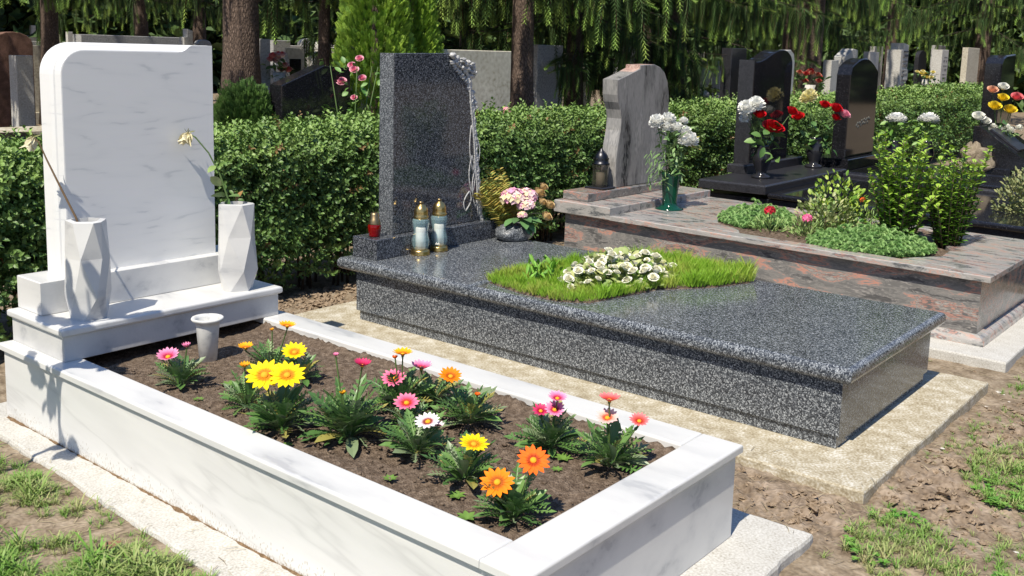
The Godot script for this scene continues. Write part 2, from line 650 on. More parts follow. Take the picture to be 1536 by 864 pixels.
func ragged(x0: float, x1: float, z0: float, z1: float, amp: float, step := 0.03) -> PackedVector2Array:
	return ragged_quad([Vector2(x0, z0), Vector2(x1, z0), Vector2(x1, z1), Vector2(x0, z1)], amp, step)

func ragged_quad(cs: Array, amp: float, step: float) -> PackedVector2Array:
	var out := PackedVector2Array()
	for k in 4:
		var a: Vector2 = cs[k]
		var b: Vector2 = cs[(k + 1) % 4]
		var m := int(a.distance_to(b) / step)
		var nn := (b - a).normalized().orthogonal()
		for i in m:
			var q := a.lerp(b, float(i) / m)
			var d := amp * (noise.get_noise_2d(q.x * 3.0, q.y * 3.0) + 0.4 * noise_fine.get_noise_2d(q.x * 20.0, q.y * 20.0))
			if i == 0:
				d = 0.0
			out.append(q + nn * d)
	return out

func make_footings() -> void:
	var st := begin()
	pslab(st, ragged_white(), [Vector2(0.0, -0.12), Vector2(0.0, -0.012), Vector2(0.004, -0.003), Vector2(0.012, 0.0)])
	struct("white_footing", done(st), M.pale, "whitewashed rough concrete footing round the white marble grave")
	st = begin()
	pslab(st, ragged(1.56, 3.07, -2.86, 0.166, 0.004), [Vector2(0.0, -0.14), Vector2(0.0, -0.008), Vector2(0.003, -0.002), Vector2(0.008, -0.0008)])
	struct("tan_footing", done(st), M.concrete, "tan stained concrete footing round the grey granite grave")
	st = begin()
	pslab(st, ragged(3.44, 5.05, -2.95, 0.15, 0.004), [Vector2(0.0, -0.14), Vector2(0.0, -0.008), Vector2(0.003, -0.002), Vector2(0.008, 0.0)])
	struct("cream_footing", done(st), M.pale, "cream concrete footing under the pink granite grave")

# ---------------------------------------------------------------- graves
func wall_texture() -> StandardMaterial3D:
	# marble panel with brown rain-splash specks along its foot
	var w := 1024
	var h := 128
	var im := Image.create(w, h, false, Image.FORMAT_RGB8)
	var nz := FastNoiseLite.new()
	nz.seed = 5
	nz.frequency = 1.0
	for y in h:
		for x in w:
			var u := x / float(w) * 2.45
			var vv := (h - 1 - y) / float(h)
			var k := 0.68 + 0.05 * nz.get_noise_2d(u * 2.0 + vv * 1.2, vv * 2.0) - 0.09 * pow(maxf(0.0, 1.0 - absf(nz.get_noise_2d(u * 1.1 + vv * 0.9 + 9.0, vv * 0.8)) * 6.0), 2.0)
			im.set_pixel(x, y, Color(k, k, k * 0.985).linear_to_srgb())
	var r := RandomNumberGenerator.new()
	r.seed = 4
	for i in 2300:
		var x := r.randi_range(0, w - 2)
		var hgt := int(pow(r.randf(), 5.0) * 26.0)
		var len := r.randi_range(1, 4)
		var tone := r.randf_range(0.3, 0.9)
		for k in len:
			var yy := h - 1 - hgt - k
			if yy >= 0 and yy < h:
				im.set_pixel(x, yy, im.get_pixel(x, yy).lerp(Color(0.2, 0.14, 0.08).linear_to_srgb(), tone * 0.6))
	var m := StandardMaterial3D.new()
	m.albedo_texture = ImageTexture.create_from_image(im)
	m.roughness = 0.3
	return m

func panel_left(x: float, y0: float, y1: float, z0: float, z1: float, t: float) -> ArrayMesh:
	# plate whose outer face looks to -x, with texture coordinates along it
	var st := begin()
	st.set_uv(Vector2(0, 0))
	var c := [Vector3(x, y0, z0), Vector3(x, y0, z1), Vector3(x, y1, z1), Vector3(x, y1, z0)]
	var uv := [Vector2(0, 1), Vector2(1, 1), Vector2(1, 0), Vector2(0, 0)]
	for k in [0, 2, 1, 0, 3, 2]:
		st.set_uv(uv[k])
		st.add_vertex(c[k])
	st.set_uv(Vector2(0.5, 0.1))
	var d := Vector3(t, 0, 0)
	quad(st, c[1], c[1] + d, c[2] + d, c[2])
	quad(st, c[0] + d, c[0], c[3], c[3] + d)
	quad(st, c[3], c[2], c[2] + d, c[3] + d)
	quad(st, c[0] + d, c[3] + d, c[2] + d, c[1] + d)
	return done(st)

func white_grave() -> void:
	var t := thing("white_marble_grave", "white marble grave with tall round-cornered headstone and flower bed", "grave")
	var yk := 0.2824
	var kb := 0.2563
	part(t, "side_panel", panel_left(0.0146, 0.0, kb, -2.449, -0.0146, 0.03), wall_texture())
	part(t, "side_panel", box(0.955, 0.985, 0.0, kb, -2.449, -0.0146, 0.002), M.marble)
	part(t, "front_panel", box(0.045, 0.9549, 0.0, kb, -0.0446, -0.0146, 0.002), M.marble)
	part(t, "back_panel", box(0.045, 0.9549, 0.0, kb, -2.449, -2.42, 0.002), M.marble)
	var dl := begin()
	var rows := []
	for k in 160:
		var z := -2.44 + 2.42 * k / 159.0
		var w := maxf(0.0005, 0.002 + 0.006 * noise_fine.get_noise_1d(z * 9.0) + 0.006 * absf(noise.get_noise_1d(z * 45.0)))
		rows.append([Vector3(0.0146, w * 0.9, z), Vector3(0.0146 - w * 0.6, w * 0.4, z), Vector3(0.0146 - w * 1.8, 0.0004, z)])
	for k in 159:
		quad(dl, rows[k][1], rows[k + 1][1], rows[k + 1][0], rows[k][0])
		quad(dl, rows[k][2], rows[k + 1][2], rows[k + 1][1], rows[k][1])
	part(t, "dirt_line", done(dl), stone(X.dirt, Vector3(4, 4, 4), 0.95, Color(0.85, 0.78, 0.7), 0.2))
	# coping stones
	part(t, "coping_stone", nosed(0.0, 0.118, kb + 0.0005, yk, -2.4632, -0.1328, 0.008), M.marble)
	part(t, "coping_stone", nosed(0.876, 1.0, kb + 0.0005, yk, -2.4632, -0.1328, 0.008), M.marble)
	part(t, "coping_stone", nosed(0.0, 1.0, kb + 0.0005, yk, -0.1312, 0.0, 0.008), M.marble)
	part(t, "coping_stone", nosed(0.1185, 0.8755, kb + 0.0005, yk, -2.4632, -2.34, 0.006), M.marble)
	# step with its cover plate
	part(t, "step_block", box(0.0489, 0.9492, yk, 0.3725, -2.4485, -2.0661, 0.002), M.marble_rough)
	part(t, "step_plate", nosed(0.0359, 0.9622, 0.3727, 0.402, -2.4605, -2.0531, 0.01, true), M.marble)
	part(t, "headstone_base", box(0.0736, 0.9264, 0.4022, 0.5236, -2.4513, -2.2732, 0.003), M.marble)
	var o := PackedVector2Array([Vector2(0.1744, 0.5238)])
	var cr := 0.115
	for k in 11:
		var a := PI - PI * 0.5 * k / 10.0
		o.append(Vector2(0.1744 + cr + cr * cos(a), 1.371 - cr + cr * sin(a)))
	o.append(Vector2(0.8253, 1.371))
	o.append(Vector2(0.8253, 0.5238))
	var wts := []
	for i in 12:
		wts.append(1.0)
	wts.append(0.0)
	wts.append(0.0)
	var st := begin()
	pslab(st, o, [Vector2(0.03, 0.0), Vector2(0.026, 0.001), Vector2(0.013, 0.017), Vector2(0.008, 0.02), Vector2(0.0, 0.032), Vector2(0.0, 0.1044), Vector2(0.003, 0.1074)], face_xf(-2.3173), wts)
	var hs := part(t, "headstone", done(st), M.marble_face)
	# where the moulding ends and the face runs up to the top edge
	st = begin()
	var fill := PackedVector2Array([Vector2(0.8251, 1.3705), Vector2(0.735, 1.3705), Vector2(0.722, 1.366), Vector2(0.707, 1.354), Vector2(0.69, 1.3455), Vector2(0.66, 1.3412), Vector2(0.66, 1.335), Vector2(0.8251, 1.335)])
	pslab(st, fill, [Vector2(0.0005, 0.0), Vector2(0.0, 0.0005), Vector2(0.0, 0.05)], face_xf(-2.31722))
	part(hs, "moulding_end", done(st), M.marble_face)
	# soil inside the kerb
	var nx := 76
	var nz := 196
	var pts := []
	for j in nz + 1:
		var row := PackedVector3Array()
		for i in nx + 1:
			var x := 0.05 + (0.955 - 0.05) * i / nx
			var z := -2.42 + 2.37 * j / nz
			var y := 0.244 + 0.012 * noise.get_noise_2d(x * 3.0, z * 3.0) + 0.010 * absf(noise_fine.get_noise_2d(x * 14.0, z * 14.0)) + 0.006 * noise.get_noise_2d(x * 40.0, z * 40.0)
			y += 0.03 * smoothstep(0.8, 0.9, x) * (0.75 + 0.5 * noise_fine.get_noise_2d(x * 10.0, z * 16.0))
			if z < -2.05:
				y -= 0.012
			if x < 0.119 or x > 0.878 + 0.006 * noise_fine.get_noise_2d(z * 30.0, 3.0) or z > -0.128:
				y = minf(y, 0.25)
			row.append(Vector3(x, y, z))
		pts.append(row)
	st = begin()
	st.set_smooth_group(1)
	for j in nz:
		for i in nx:
			quad(st, pts[j][i], pts[j + 1][i], pts[j + 1][i + 1], pts[j][i + 1])
	struct("bed_soil", done(st), M.soil, "dark crumbly soil filling the white marble kerb")

func granite_grave() -> void:
	var t := thing("grey_granite_grave", "blue-grey speckled granite grave with tall dark slab headstone", "grave", Vector3(1.794, 0, 0.0145), 0.0068)
	var W := 1.117
	var o := 0.045
	var gy := 0.319
	var gb := 0.257
	# body: plates on a recessed foot
	part(t, "foot", box(o + 0.012, W - o - 0.012, 0.0, 0.0486, -2.56, -o - 0.012, 0.001), M.granite)
	part(t, "side_plate", box(o, o + 0.03, 0.0488, gb - 0.0005, -2.575, -o - 0.0302, 0.0015), M.granite)
	part(t, "side_plate", box(W - o - 0.03, W - o, 0.0488, gb - 0.0005, -2.575, -o - 0.0302, 0.0015), M.granite)
	part(t, "front_plate", box(o, W - o, 0.0488, gb - 0.0005, -o - 0.03, -o, 0.0015), M.granite)
	part(t, "back_plate", box(o + 0.0302, W - o - 0.0302, 0.0488, gb - 0.0005, -2.575, -2.545, 0.0015), M.granite)
	# cover: two slabs with a bullnose all round and a seam
	part(t, "cover_slab", nosed(0.0, W, gb, gy, -2.6726, -1.776, 0.026, true, 7), M.granite)
	part(t, "cover_slab", nosed(0.0, W, gb, gy - 0.002, -1.773, 0.0, 0.026, true, 7), M.granite)
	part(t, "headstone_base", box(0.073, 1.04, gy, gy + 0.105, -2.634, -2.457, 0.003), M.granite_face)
	# headstone with its broken right edge
	var yb := gy + 0.1055
	var out := PackedVector2Array([Vector2(0.235, yb), Vector2(0.235, 1.358), Vector2(0.655, 1.365)])
	for q in [[0.70, 1.335], [0.735, 1.305], [0.79, 1.27], [0.822, 1.225], [0.838, 1.16], [0.85, 1.1], [0.868, 1.0], [0.88, 0.92], [0.892, 0.82], [0.908, 0.72], [0.92, 0.62], [0.938, 0.52], [0.95, yb]]:
		out.append(Vector2(q[0] + 0.004 * sin(q[1] * 90.0), q[1]))
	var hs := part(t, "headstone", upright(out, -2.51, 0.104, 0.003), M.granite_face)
	# unpolished left flank
	part(hs, "flank", box(0.2335, 0.2352, yb, 1.357, -2.6125, -2.5115, 0.0003), M.granite_rough)
	# carved rose climbing the broken edge
	var rose := begin()
	for k in 40:
		var s := k / 39.0
		var cx := 0.67 + 0.19 * s + 0.012 * sin(k * 5.1)
		var cy := 1.345 - 0.075 * s + 0.022 * sin(k * 2.7) - (0.03 if k % 5 == 0 else 0.0)
		blob(rose, Vector3(cx, cy, -2.516 + 0.012 * sin(k * 1.9)), Vector3(rv(0.012, 0.026), rv(0.008, 0.015), rv(0.012, 0.02)), 1.1, 2.4, 9, 6, k * 1.3)
	for k in 22:
		var s := k / 21.0
		blob(rose, Vector3(0.68 + 0.13 * s, 1.3 - 0.1 * s - 0.01 * sin(k * 2.0), -2.514), Vector3(rv(0.008, 0.018), rv(0.006, 0.012), 0.012), 1.1, 2.4, 8, 5, k + 40.0)
	for k in 12:
		blob(rose, Vector3(0.835 + 0.018 * cos(k * 2.1) + 0.03 * (k / 11.0), 1.15 - 0.1 * (k / 11.0), -2.52), Vector3(rv(0.008, 0.018), rv(0.01, 0.018), 0.013), 1.1, 2.4, 8, 5, k + 60.0)
	part(hs, "carved_rose", done(rose), M.raw)
	var edge := [[0.69, 1.352], [0.735, 1.305], [0.79, 1.27], [0.822, 1.225], [0.838, 1.16], [0.85, 1.1], [0.868, 1.0], [0.88, 0.92], [0.892, 0.82], [0.908, 0.72], [0.92, 0.62], [0.938, 0.52], [0.95, yb]]
	var chip := begin()
	var grid := []
	for r in 97:
		var y := lerpf(1.35, yb + 0.002, r / 96.0)
		var ex := 0.95
		for k in edge.size() - 1:
			if y <= edge[k][1] and y >= edge[k + 1][1]:
				ex = lerpf(edge[k][0], edge[k + 1][0], (edge[k][1] - y) / (edge[k][1] - edge[k + 1][1]))
		ex += 0.004 * sin(y * 90.0)
		var wid := 0.03 + 0.02 * noise.get_noise_1d(y * 9.0) + 0.014 * noise_fine.get_noise_1d(y * 37.0)
		var row := PackedVector3Array()
		for c in 10:
			var nn := noise_fine.get_noise_2d(y * 60.0, c * 1.7) * 0.007
			if c < 6:
				var u := c / 5.0
				var lift := 0.0006 if c == 0 else 0.006 * sin(PI * u) + nn
				row.append(Vector3(ex - wid * (1.0 - u) + 0.004 * u, y, -2.5095 + maxf(lift, -0.0004)))
			else:
				row.append(Vector3(ex + 0.005 + nn, y, -2.5095 - 0.1035 * (c - 5) / 4.0))
		grid.append(row)
	for r in 96:
		for c in 9:
			quad(chip, grid[r + 1][c], grid[r + 1][c + 1], grid[r][c + 1], grid[r][c])
	part(hs, "chipped_edge", done(chip), M.raw)
	var st := begin()
	var path := []
	for q in [[0.80, 1.24], [0.816, 1.16], [0.826, 1.08], [0.845, 0.98], [0.862, 0.86], [0.872, 0.75], [0.893, 0.62], [0.9, 0.5], [0.912, 0.45]]:
		path.append(Vector3(q[0], q[1], -2.507))
	tube(st, path, [0.005, 0.0055, 0.005, 0.0045, 0.005, 0.0045, 0.005, 0.0045, 0.004], 6)
	part(hs, "carved_stem", done(st), M.raw)
	for L in [[0.835, 0.97, 0.86, 0.70, 0.022], [0.845, 0.80, 0.855, 0.58, 0.026], [0.87, 0.72, 0.885, 0.5, 0.024], [0.83, 0.60, 0.80, 0.49, 0.03], [0.885, 0.9, 0.9, 0.76, 0.018]]:
		st = begin()
		var ra := []
		for s in [-1.0, 1.0]:
			var pa := []
			for k in 9:
				var u := k / 8.0
				pa.append(Vector3(lerpf(L[0], L[2], u) + s * L[4] * sin(PI * u), lerpf(L[1], L[3], u), -2.509))
			tube(st, pa, [0.0036, 0.0042, 0.0034, 0.0045, 0.0036, 0.004, 0.0034, 0.0042, 0.003], 5)
		part(hs, "carved_leaf", done(st), M.raw)

func pink_grave() -> void:
	var t := thing("pink_granite_grave", "pink and grey banded granite grave with curved headstone and green planting", "grave", Vector3(3.632, 0, 0.0), -0.004)
	t.rotation.x = 0.011
	var W := 1.3
	var cb := 0.325
	var ct := 0.355
	var o := 0.05
	part(t, "side_plate", box(o, o + 0.03, 0.03, cb - 0.0004, -2.62, -o - 0.0602, 0.0015), M.gneiss)
	part(t, "front_plate", box(o, W - o, 0.03, cb - 0.0004, -o - 0.03, -o, 0.0015), M.gneiss)
	part(t, "corner_post", box(o, o + 0.03, 0.03, cb - 0.0004, -o - 0.06, -o - 0.0302, 0.001), M.gneiss)
	part(t, "side_plate", box(W - o - 0.03, W - o, 0.03, cb - 0.0004, -2.62, -o - 0.0302, 0.0015), M.gneiss)
	part(t, "back_plate", box(o + 0.0302, W - o - 0.0302, 0.03, cb - 0.0004, -2.62, -2.59, 0.0015), M.gneiss)
	# half-round foot moulding
	var st := begin()
	var prof := []
	for k in 9:
		var a := PI * 0.5 * k / 8.0
		prof.append(Vector2(0.05 * (1.0 - cos(a)), 0.048 * sin(a)))
	prof.push_front(Vector2(0.0, -0.03))
	pslab(st, rect(0.0, W, -2.66, 0.0), prof)
	part(t, "foot_moulding", done(st), M.gneiss_top)
	# cover: frame strips and two corner plates with curved inner edges
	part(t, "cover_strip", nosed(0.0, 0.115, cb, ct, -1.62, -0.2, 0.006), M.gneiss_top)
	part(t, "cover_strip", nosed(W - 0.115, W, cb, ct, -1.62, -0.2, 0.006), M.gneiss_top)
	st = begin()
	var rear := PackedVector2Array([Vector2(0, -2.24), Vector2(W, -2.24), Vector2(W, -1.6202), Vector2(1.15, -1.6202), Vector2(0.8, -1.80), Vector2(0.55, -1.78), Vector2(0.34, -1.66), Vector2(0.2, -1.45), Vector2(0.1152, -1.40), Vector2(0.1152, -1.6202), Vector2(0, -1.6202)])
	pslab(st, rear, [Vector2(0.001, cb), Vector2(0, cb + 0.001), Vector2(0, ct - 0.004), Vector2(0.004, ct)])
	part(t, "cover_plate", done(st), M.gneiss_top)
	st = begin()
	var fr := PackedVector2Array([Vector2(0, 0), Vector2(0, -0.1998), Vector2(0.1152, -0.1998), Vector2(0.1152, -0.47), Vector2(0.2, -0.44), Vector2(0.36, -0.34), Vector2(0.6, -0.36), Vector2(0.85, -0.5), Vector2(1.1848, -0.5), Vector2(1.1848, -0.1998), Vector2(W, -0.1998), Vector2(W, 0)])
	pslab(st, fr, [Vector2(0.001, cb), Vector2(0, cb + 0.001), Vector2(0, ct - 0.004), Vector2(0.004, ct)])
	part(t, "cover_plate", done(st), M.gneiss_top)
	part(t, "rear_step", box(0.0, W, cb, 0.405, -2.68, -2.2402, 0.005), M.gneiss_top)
	part(t, "headstone_base", box(0.07, W - 0.07, 0.4052, 0.462, -2.66, -2.46, 0.004), M.gneiss)
	# headstone: concave left side, shoulder, rounded right top
	var q := [[0.45, 0.463], [0.437, 0.54], [0.432, 0.64], [0.445, 0.75], [0.468, 0.85], [0.472, 0.93], [0.455, 0.99], [0.425, 1.04], [0.41, 1.09], [0.404, 1.19], [0.5, 1.215], [0.6, 1.243], [0.676, 1.266], [0.678, 1.29], [0.86, 1.295], [0.94, 1.275], [1.0, 1.24], [1.05, 1.17], [1.075, 1.08], [1.085, 0.96], [1.085, 0.463]]
	var out := PackedVector2Array()
	for a in q:
		out.append(Vector2(a[0], a[1]))
	var hs := part(t, "headstone", upright(out, -2.5, 0.12, 0.004), M.greypink)
	var cap := begin()
	for k in 9:
		var a0 := out[k]
		var a1 := out[k + 1]
		var d := Vector3(-0.0012, 0, 0)
		quad(cap, Vector3(a0.x, a0.y, -2.619) + d, Vector3(a0.x, a0.y, -2.505) + d, Vector3(a1.x, a1.y, -2.505) + d, Vector3(a1.x, a1.y, -2.619) + d)
	part(hs, "flank", done(cap), M.pinkside)
	part(t, "side_post", box(1.12, 1.2, 0.4622, 0.60, -2.62, -2.54, 0.004), M.pinkside)
	# planting soil
	st = begin()
	st.set_smooth_group(1)
	for j in 60:
		for i in 44:
			var c := []
			for d in [[0, 0], [0, 1], [1, 1], [1, 0]]:
				var x: float = 0.08 + 1.14 * (i + d[0]) / 44.0
				var z: float = -1.85 + 1.55 * (j + d[1]) / 60.0
				c.append(Vector3(x, 0.335 + 0.015 * noise.get_noise_2d(x * 9.0, z * 9.0) + 0.006 * noise_fine.get_noise_2d(x * 40.0, z * 40.0), z))
			quad(st, c[0], c[1], c[2], c[3])
	part(t, "soil", done(st), M.soil)

func black_graves() -> void:
	var t := thing("black_double_grave", "wide black polished grave with wave-topped black headstone and two rose vases", "grave", Vector3(5.43, 0, -2.03), 0.02)
	part(t, "body", box(0.06, 1.62, 0.0, 0.33, -0.52, 2.5, 0.003), M.black_side)
	var sl := part(t, "cover_slab", nosed(0.02, 1.66, 0.34, 0.385, 0.002, 2.6, 0.02, true), M.black)
	sl.rotation.x = 0.02
	var kerb := part(t, "border_strip", nosed(1.6, 1.7, 0.384, 0.41, 0.002, 2.6, 0.01), M.black_side)
	kerb.rotation.x = 0.02
	part(t, "rear_platform", nosed(0.0, 1.72, 0.367, 0.44, -0.56, 0.0, 0.02), M.black_side)
	part(t, "headstone_base", nosed(0.57, 1.73, 0.4402, 0.515, -0.6, -0.42, 0.015), M.black_side)
	var out := PackedVector2Array([Vector2(0.70, 0.516), Vector2(0.70, 1.372)])
	for k in 15:
		var u := k / 14.0
		out.append(Vector2(0.74 + 0.52 * u, 1.357 + 0.108 * (0.5 - 0.5 * cos(PI * u))))
	for k in 8:
		var a := PI * 0.5 * (1.0 - (k + 1) / 8.0)
		out.append(Vector2(1.27 + 0.21 * cos(a), 1.335 + 0.13 * sin(a)))
	out.append(Vector2(1.48, 0.516))
	var hs := part(t, "headstone", upright(out, -0.47, 0.14, 0.004), M.black)
	part(hs, "flank", box(0.6985, 0.7002, 0.517, 1.37, -0.608, -0.4745, 0.0003), M.black_side)
	t = thing("black_arched_grave", "narrow black headstone with arched top and etched pale flowers", "grave", Vector3(7.36, 0, -2.14), 0.02)
	part(t, "body", box(-0.05, 1.3, 0.0, 0.36, -0.4, 2.2, 0.003), M.black_side)
	part(t, "cover_slab", nosed(-0.08, 1.33, 0.3605, 0.40, -0.42, 2.25, 0.015), M.black)
	part(t, "headstone_base", box(0.0, 1.12, 0.4004, 0.50, -0.32, 0.0, 0.006), M.black)
	out = PackedVector2Array([Vector2(0.13, 0.5004), Vector2(0.13, 1.26)])
	for k in 13:
		var u := k / 12.0
		out.append(Vector2(0.16 + 0.69 * u, 1.31 + 0.118 * sin(PI * (0.06 + 0.8 * u)) - 0.05 * u * u))
	out.append(Vector2(0.88, 1.29))
	out.append(Vector2(0.90, 0.5004))
	hs = part(t, "headstone", upright(out, -0.08, 0.13, 0.008), M.black)
	var st := begin()
	for k in 16:
		blob(st, Vector3(0.38 + 0.34 * k / 15.0, 0.79 + 0.05 * (k / 15.0) + 0.022 * sin(k * 2.3), -0.081), Vector3(0.024, 0.016, 0.004), 0.5, 2.0, 8, 5, k)
	part(hs, "etched_flowers", done(st), plain(lin(0.16, 0.155, 0.13), 0.7))
	t = thing("black_book_grave", "black grave at the right edge with slanted open-book plaque on a block", "grave", Vector3(7.75, 0, -1.25), 0.02)
	part(t, "body", box(0.3, 1.9, 0.0, 0.4, -0.3, 1.9, 0.003), M.black_side)
	part(t, "step", nosed(0.0, 1.0, 0.36, 0.44, -0.05, 0.5, 0.012), M.black)
	part(t, "step", nosed(0.12, 1.0, 0.4402, 0.49, -0.02, 0.35, 0.008), M.black)
	st = begin()
	var wedge := PackedVector2Array([Vector2(0.0, 0.0), Vector2(0.62, 0.0), Vector2(0.62, 0.04), Vector2(0.06, 0.44), Vector2(0.0, 0.44)])
	var wx := Transform3D(Basis(Vector3(0, 0, 1), Vector3.RIGHT, Vector3.UP), Vector3(0.2, 0.401, 0.0))
	pslab(st, wedge, [Vector2(0.003, 0), Vector2(0, 0.003), Vector2(0, 0.8), Vector2(0.003, 0.803)], wx)
	var bk := part(t, "plaque_block", done(st), M.black)
	st = begin()
	var pg := Transform3D(Basis(Vector3(0, -0.4, 0.56).normalized(), Vector3.RIGHT, Vector3(0, 0.56, 0.4).normalized()), Vector3(0.2, 0.842, 0.06))
	pslab(st, PackedVector2Array([Vector2(0.06, 0.0), Vector2(0.06, 0.014), Vector2(0.17, 0.024), Vector2(0.27, 0.016), Vector2(0.36, 0.02), Vector2(0.36, 0.0)]), [Vector2(0.002, 0.14), Vector2(0, 0.145), Vector2(0, 0.5), Vector2(0.002, 0.505)], pg)
	part(bk, "open_book", done(st), M.black_side)
	out = PackedVector2Array([Vector2(1.05, 0.4), Vector2(1.05, 1.40), Vector2(1.12, 1.455), Vector2(1.22, 1.48), Vector2(1.6, 1.5), Vector2(1.7, 0.4)])
	part(t, "headstone", upright(out, 0.0, 0.15, 0.012), M.black)

# ---------------------------------------------------------------- flowers and leaves
func oval_leaf(st: SurfaceTool, xf: Transform3D, len: float, wid: float, col: Color, bend := 0.15, fold := 0.25) -> void:
	# leaf along +z of xf, up +y
	st.set_smooth_group(1)
	st.set_color(col)
	var mid := []
	var le := []
	var ri := []
	for k in 5:
		var t := k / 4.0
		var w := wid * 0.5 * pow(sin(PI * clampf(t * 0.92 + 0.06, 0, 1)), 0.8)
		var y := -bend * len * t * t
		mid.append(xf * Vector3(0, y, len * t))
		le.append(xf * Vector3(-w, y + fold * w, len * t))
		ri.append(xf * Vector3(w, y + fold * w, len * t))
	for k in 4:
		quad(st, le[k], le[k + 1], mid[k + 1], mid[k])
		quad(st, mid[k], mid[k + 1], ri[k + 1], ri[k])
	st.set_smooth_group(-1)

func aim(dir: Vector3, at: Vector3, roll := 0.0) -> Transform3D:
	# basis whose +z is dir
	var z := dir.normalized()
	var x := Vector3.UP.cross(z)
	if x.length() < 0.01:
		x = Vector3.RIGHT
	x = x.normalized()
	var y := z.cross(x)
	return Transform3D(Basis(x, y, z).rotated(z, roll), at)

func up_to(dir: Vector3, at: Vector3, scale := 1.0, turn := 0.0) -> Transform3D:
	# basis whose +y is dir
	var y := dir.normalized()
	var x := y.cross(Vector3.FORWARD if absf(y.z) < 0.9 else Vector3.RIGHT).normalized()
	var z := x.cross(y)
	return Transform3D(Basis(x, y, z).rotated(y, turn).scaled(Vector3.ONE * scale), at)

func rose_mesh(outer: Color, inner: Color, sd: int, open := 1.0) -> ArrayMesh:
	# bloom of unit radius round +y
	var r := RandomNumberGenerator.new()
	r.seed = sd
	var st := begin()
	st.set_smooth_group(1)
	for ring in 5:
		var n: int = [3, 4, 5, 6, 7][ring]
		for i in n:
			var a := TAU * i / n + ring * 0.7 + r.randf_range(-0.15, 0.15)
			var rad: float = [0.16, 0.32, 0.5, 0.7, 0.92][ring]
			var hgt: float = [0.95, 0.9, 0.82, 0.7, 0.5][ring] * r.randf_range(0.93, 1.05)
			var half := TAU / n * 0.72
			var g := []
			for v in 4:
				var row := PackedVector3Array()
				for u in 4:
					var b := a + half * (u / 3.0 - 0.5) * 1.35
					var t := v / 3.0
					var rr := rad * (0.45 + 0.55 * pow(t, 0.6)) + 0.14 * open * rad * t * t * (1.0 if v == 3 else 0.3)
					var yy := -0.25 + (hgt + 0.25) * t - (0.10 * open * rad if v == 3 else 0.0) - 0.09 * absf(u / 3.0 - 0.5) * t
					row.append(Vector3(cos(b) * rr, yy, sin(b) * rr))
				g.append(row)
			var c := inner.lerp(outer, ring / 4.0) * r.randf_range(0.85, 1.1)
			for v in 3:
				for u in 3:
					st.set_color(c)
					quad(st, g[v][u], g[v + 1][u], g[v + 1][u + 1], g[v][u + 1])
	return done(st)

func mum_mesh(c0: Color, c1: Color, sd: int, count := 170) -> ArrayMesh:
	# ball of narrow petals, unit radius, flattened below
	var r := RandomNumberGenerator.new()
	r.seed = sd
	var st := begin()
	for i in count:
		var y := 1.0 - 1.35 * (i + 0.5) / count
		var a := i * 2.39996 + r.randf_range(-0.1, 0.1)
		var d := Vector3(sqrt(maxf(0.0, 1 - y * y)) * cos(a), y, sqrt(maxf(0.0, 1 - y * y)) * sin(a))
		d = (d + Vector3(r.randf_range(-0.12, 0.12), r.randf_range(-0.1, 0.1), r.randf_range(-0.12, 0.12))).normalized()
		var s := d.cross(Vector3.UP if absf(d.y) < 0.95 else Vector3.RIGHT).normalized()
		var u := s.cross(d)
		var L := r.randf_range(0.85, 1.08)
		var w := 0.13
		var p0 := d * 0.35
		var p1 := d * (L * 0.75) - u * 0.03
		var p2 := d * L + u * 0.1
		st.set_color(c0.lerp(c1, r.randf()))
		quad(st, p0 - s * w * 0.5, p0 + s * w * 0.5, p1 + s * w, p1 - s * w)
		quad(st, p1 - s * w, p1 + s * w, p2 + s * w * 0.7, p2 - s * w * 0.7)
	return done(st)

func cluster_mesh(cols: Array, sd: int, florets: int, size := 0.34) -> ArrayMesh:
	# dome of small four-petalled florets, unit radius
	var r := RandomNumberGenerator.new()
	r.seed = sd
	var st := begin()
	for i in florets:
		var y := 1.0 - 1.2 * (i + 0.5) / florets
		var a := i * 2.39996
		var d := Vector3(sqrt(maxf(0.0, 1 - y * y)) * cos(a), y, sqrt(maxf(0.0, 1 - y * y)) * sin(a))
		var s := d.cross(Vector3.UP if absf(d.y) < 0.95 else Vector3.RIGHT).normalized()
		var u := s.cross(d)
		var c: Color = cols[r.randi() % cols.size()] * r.randf_range(0.85, 1.1)
		var at := d * r.randf_range(0.82, 1.0)
		var ph := r.randf() * TAU
		st.set_color(c)
		for k in 4:
			var b := ph + TAU * k / 4.0
			var e := s * cos(b) + u * sin(b)
			var f := s * cos(b + 0.8) + u * sin(b + 0.8)
			var g := s * cos(b - 0.8) + u * sin(b - 0.8)
			quad(st, at, at + f * size * 0.6 + d * 0.04, at + e * size + d * r.randf_range(0.02, 0.12), at + g * size * 0.6 + d * 0.04)
	return done(st)

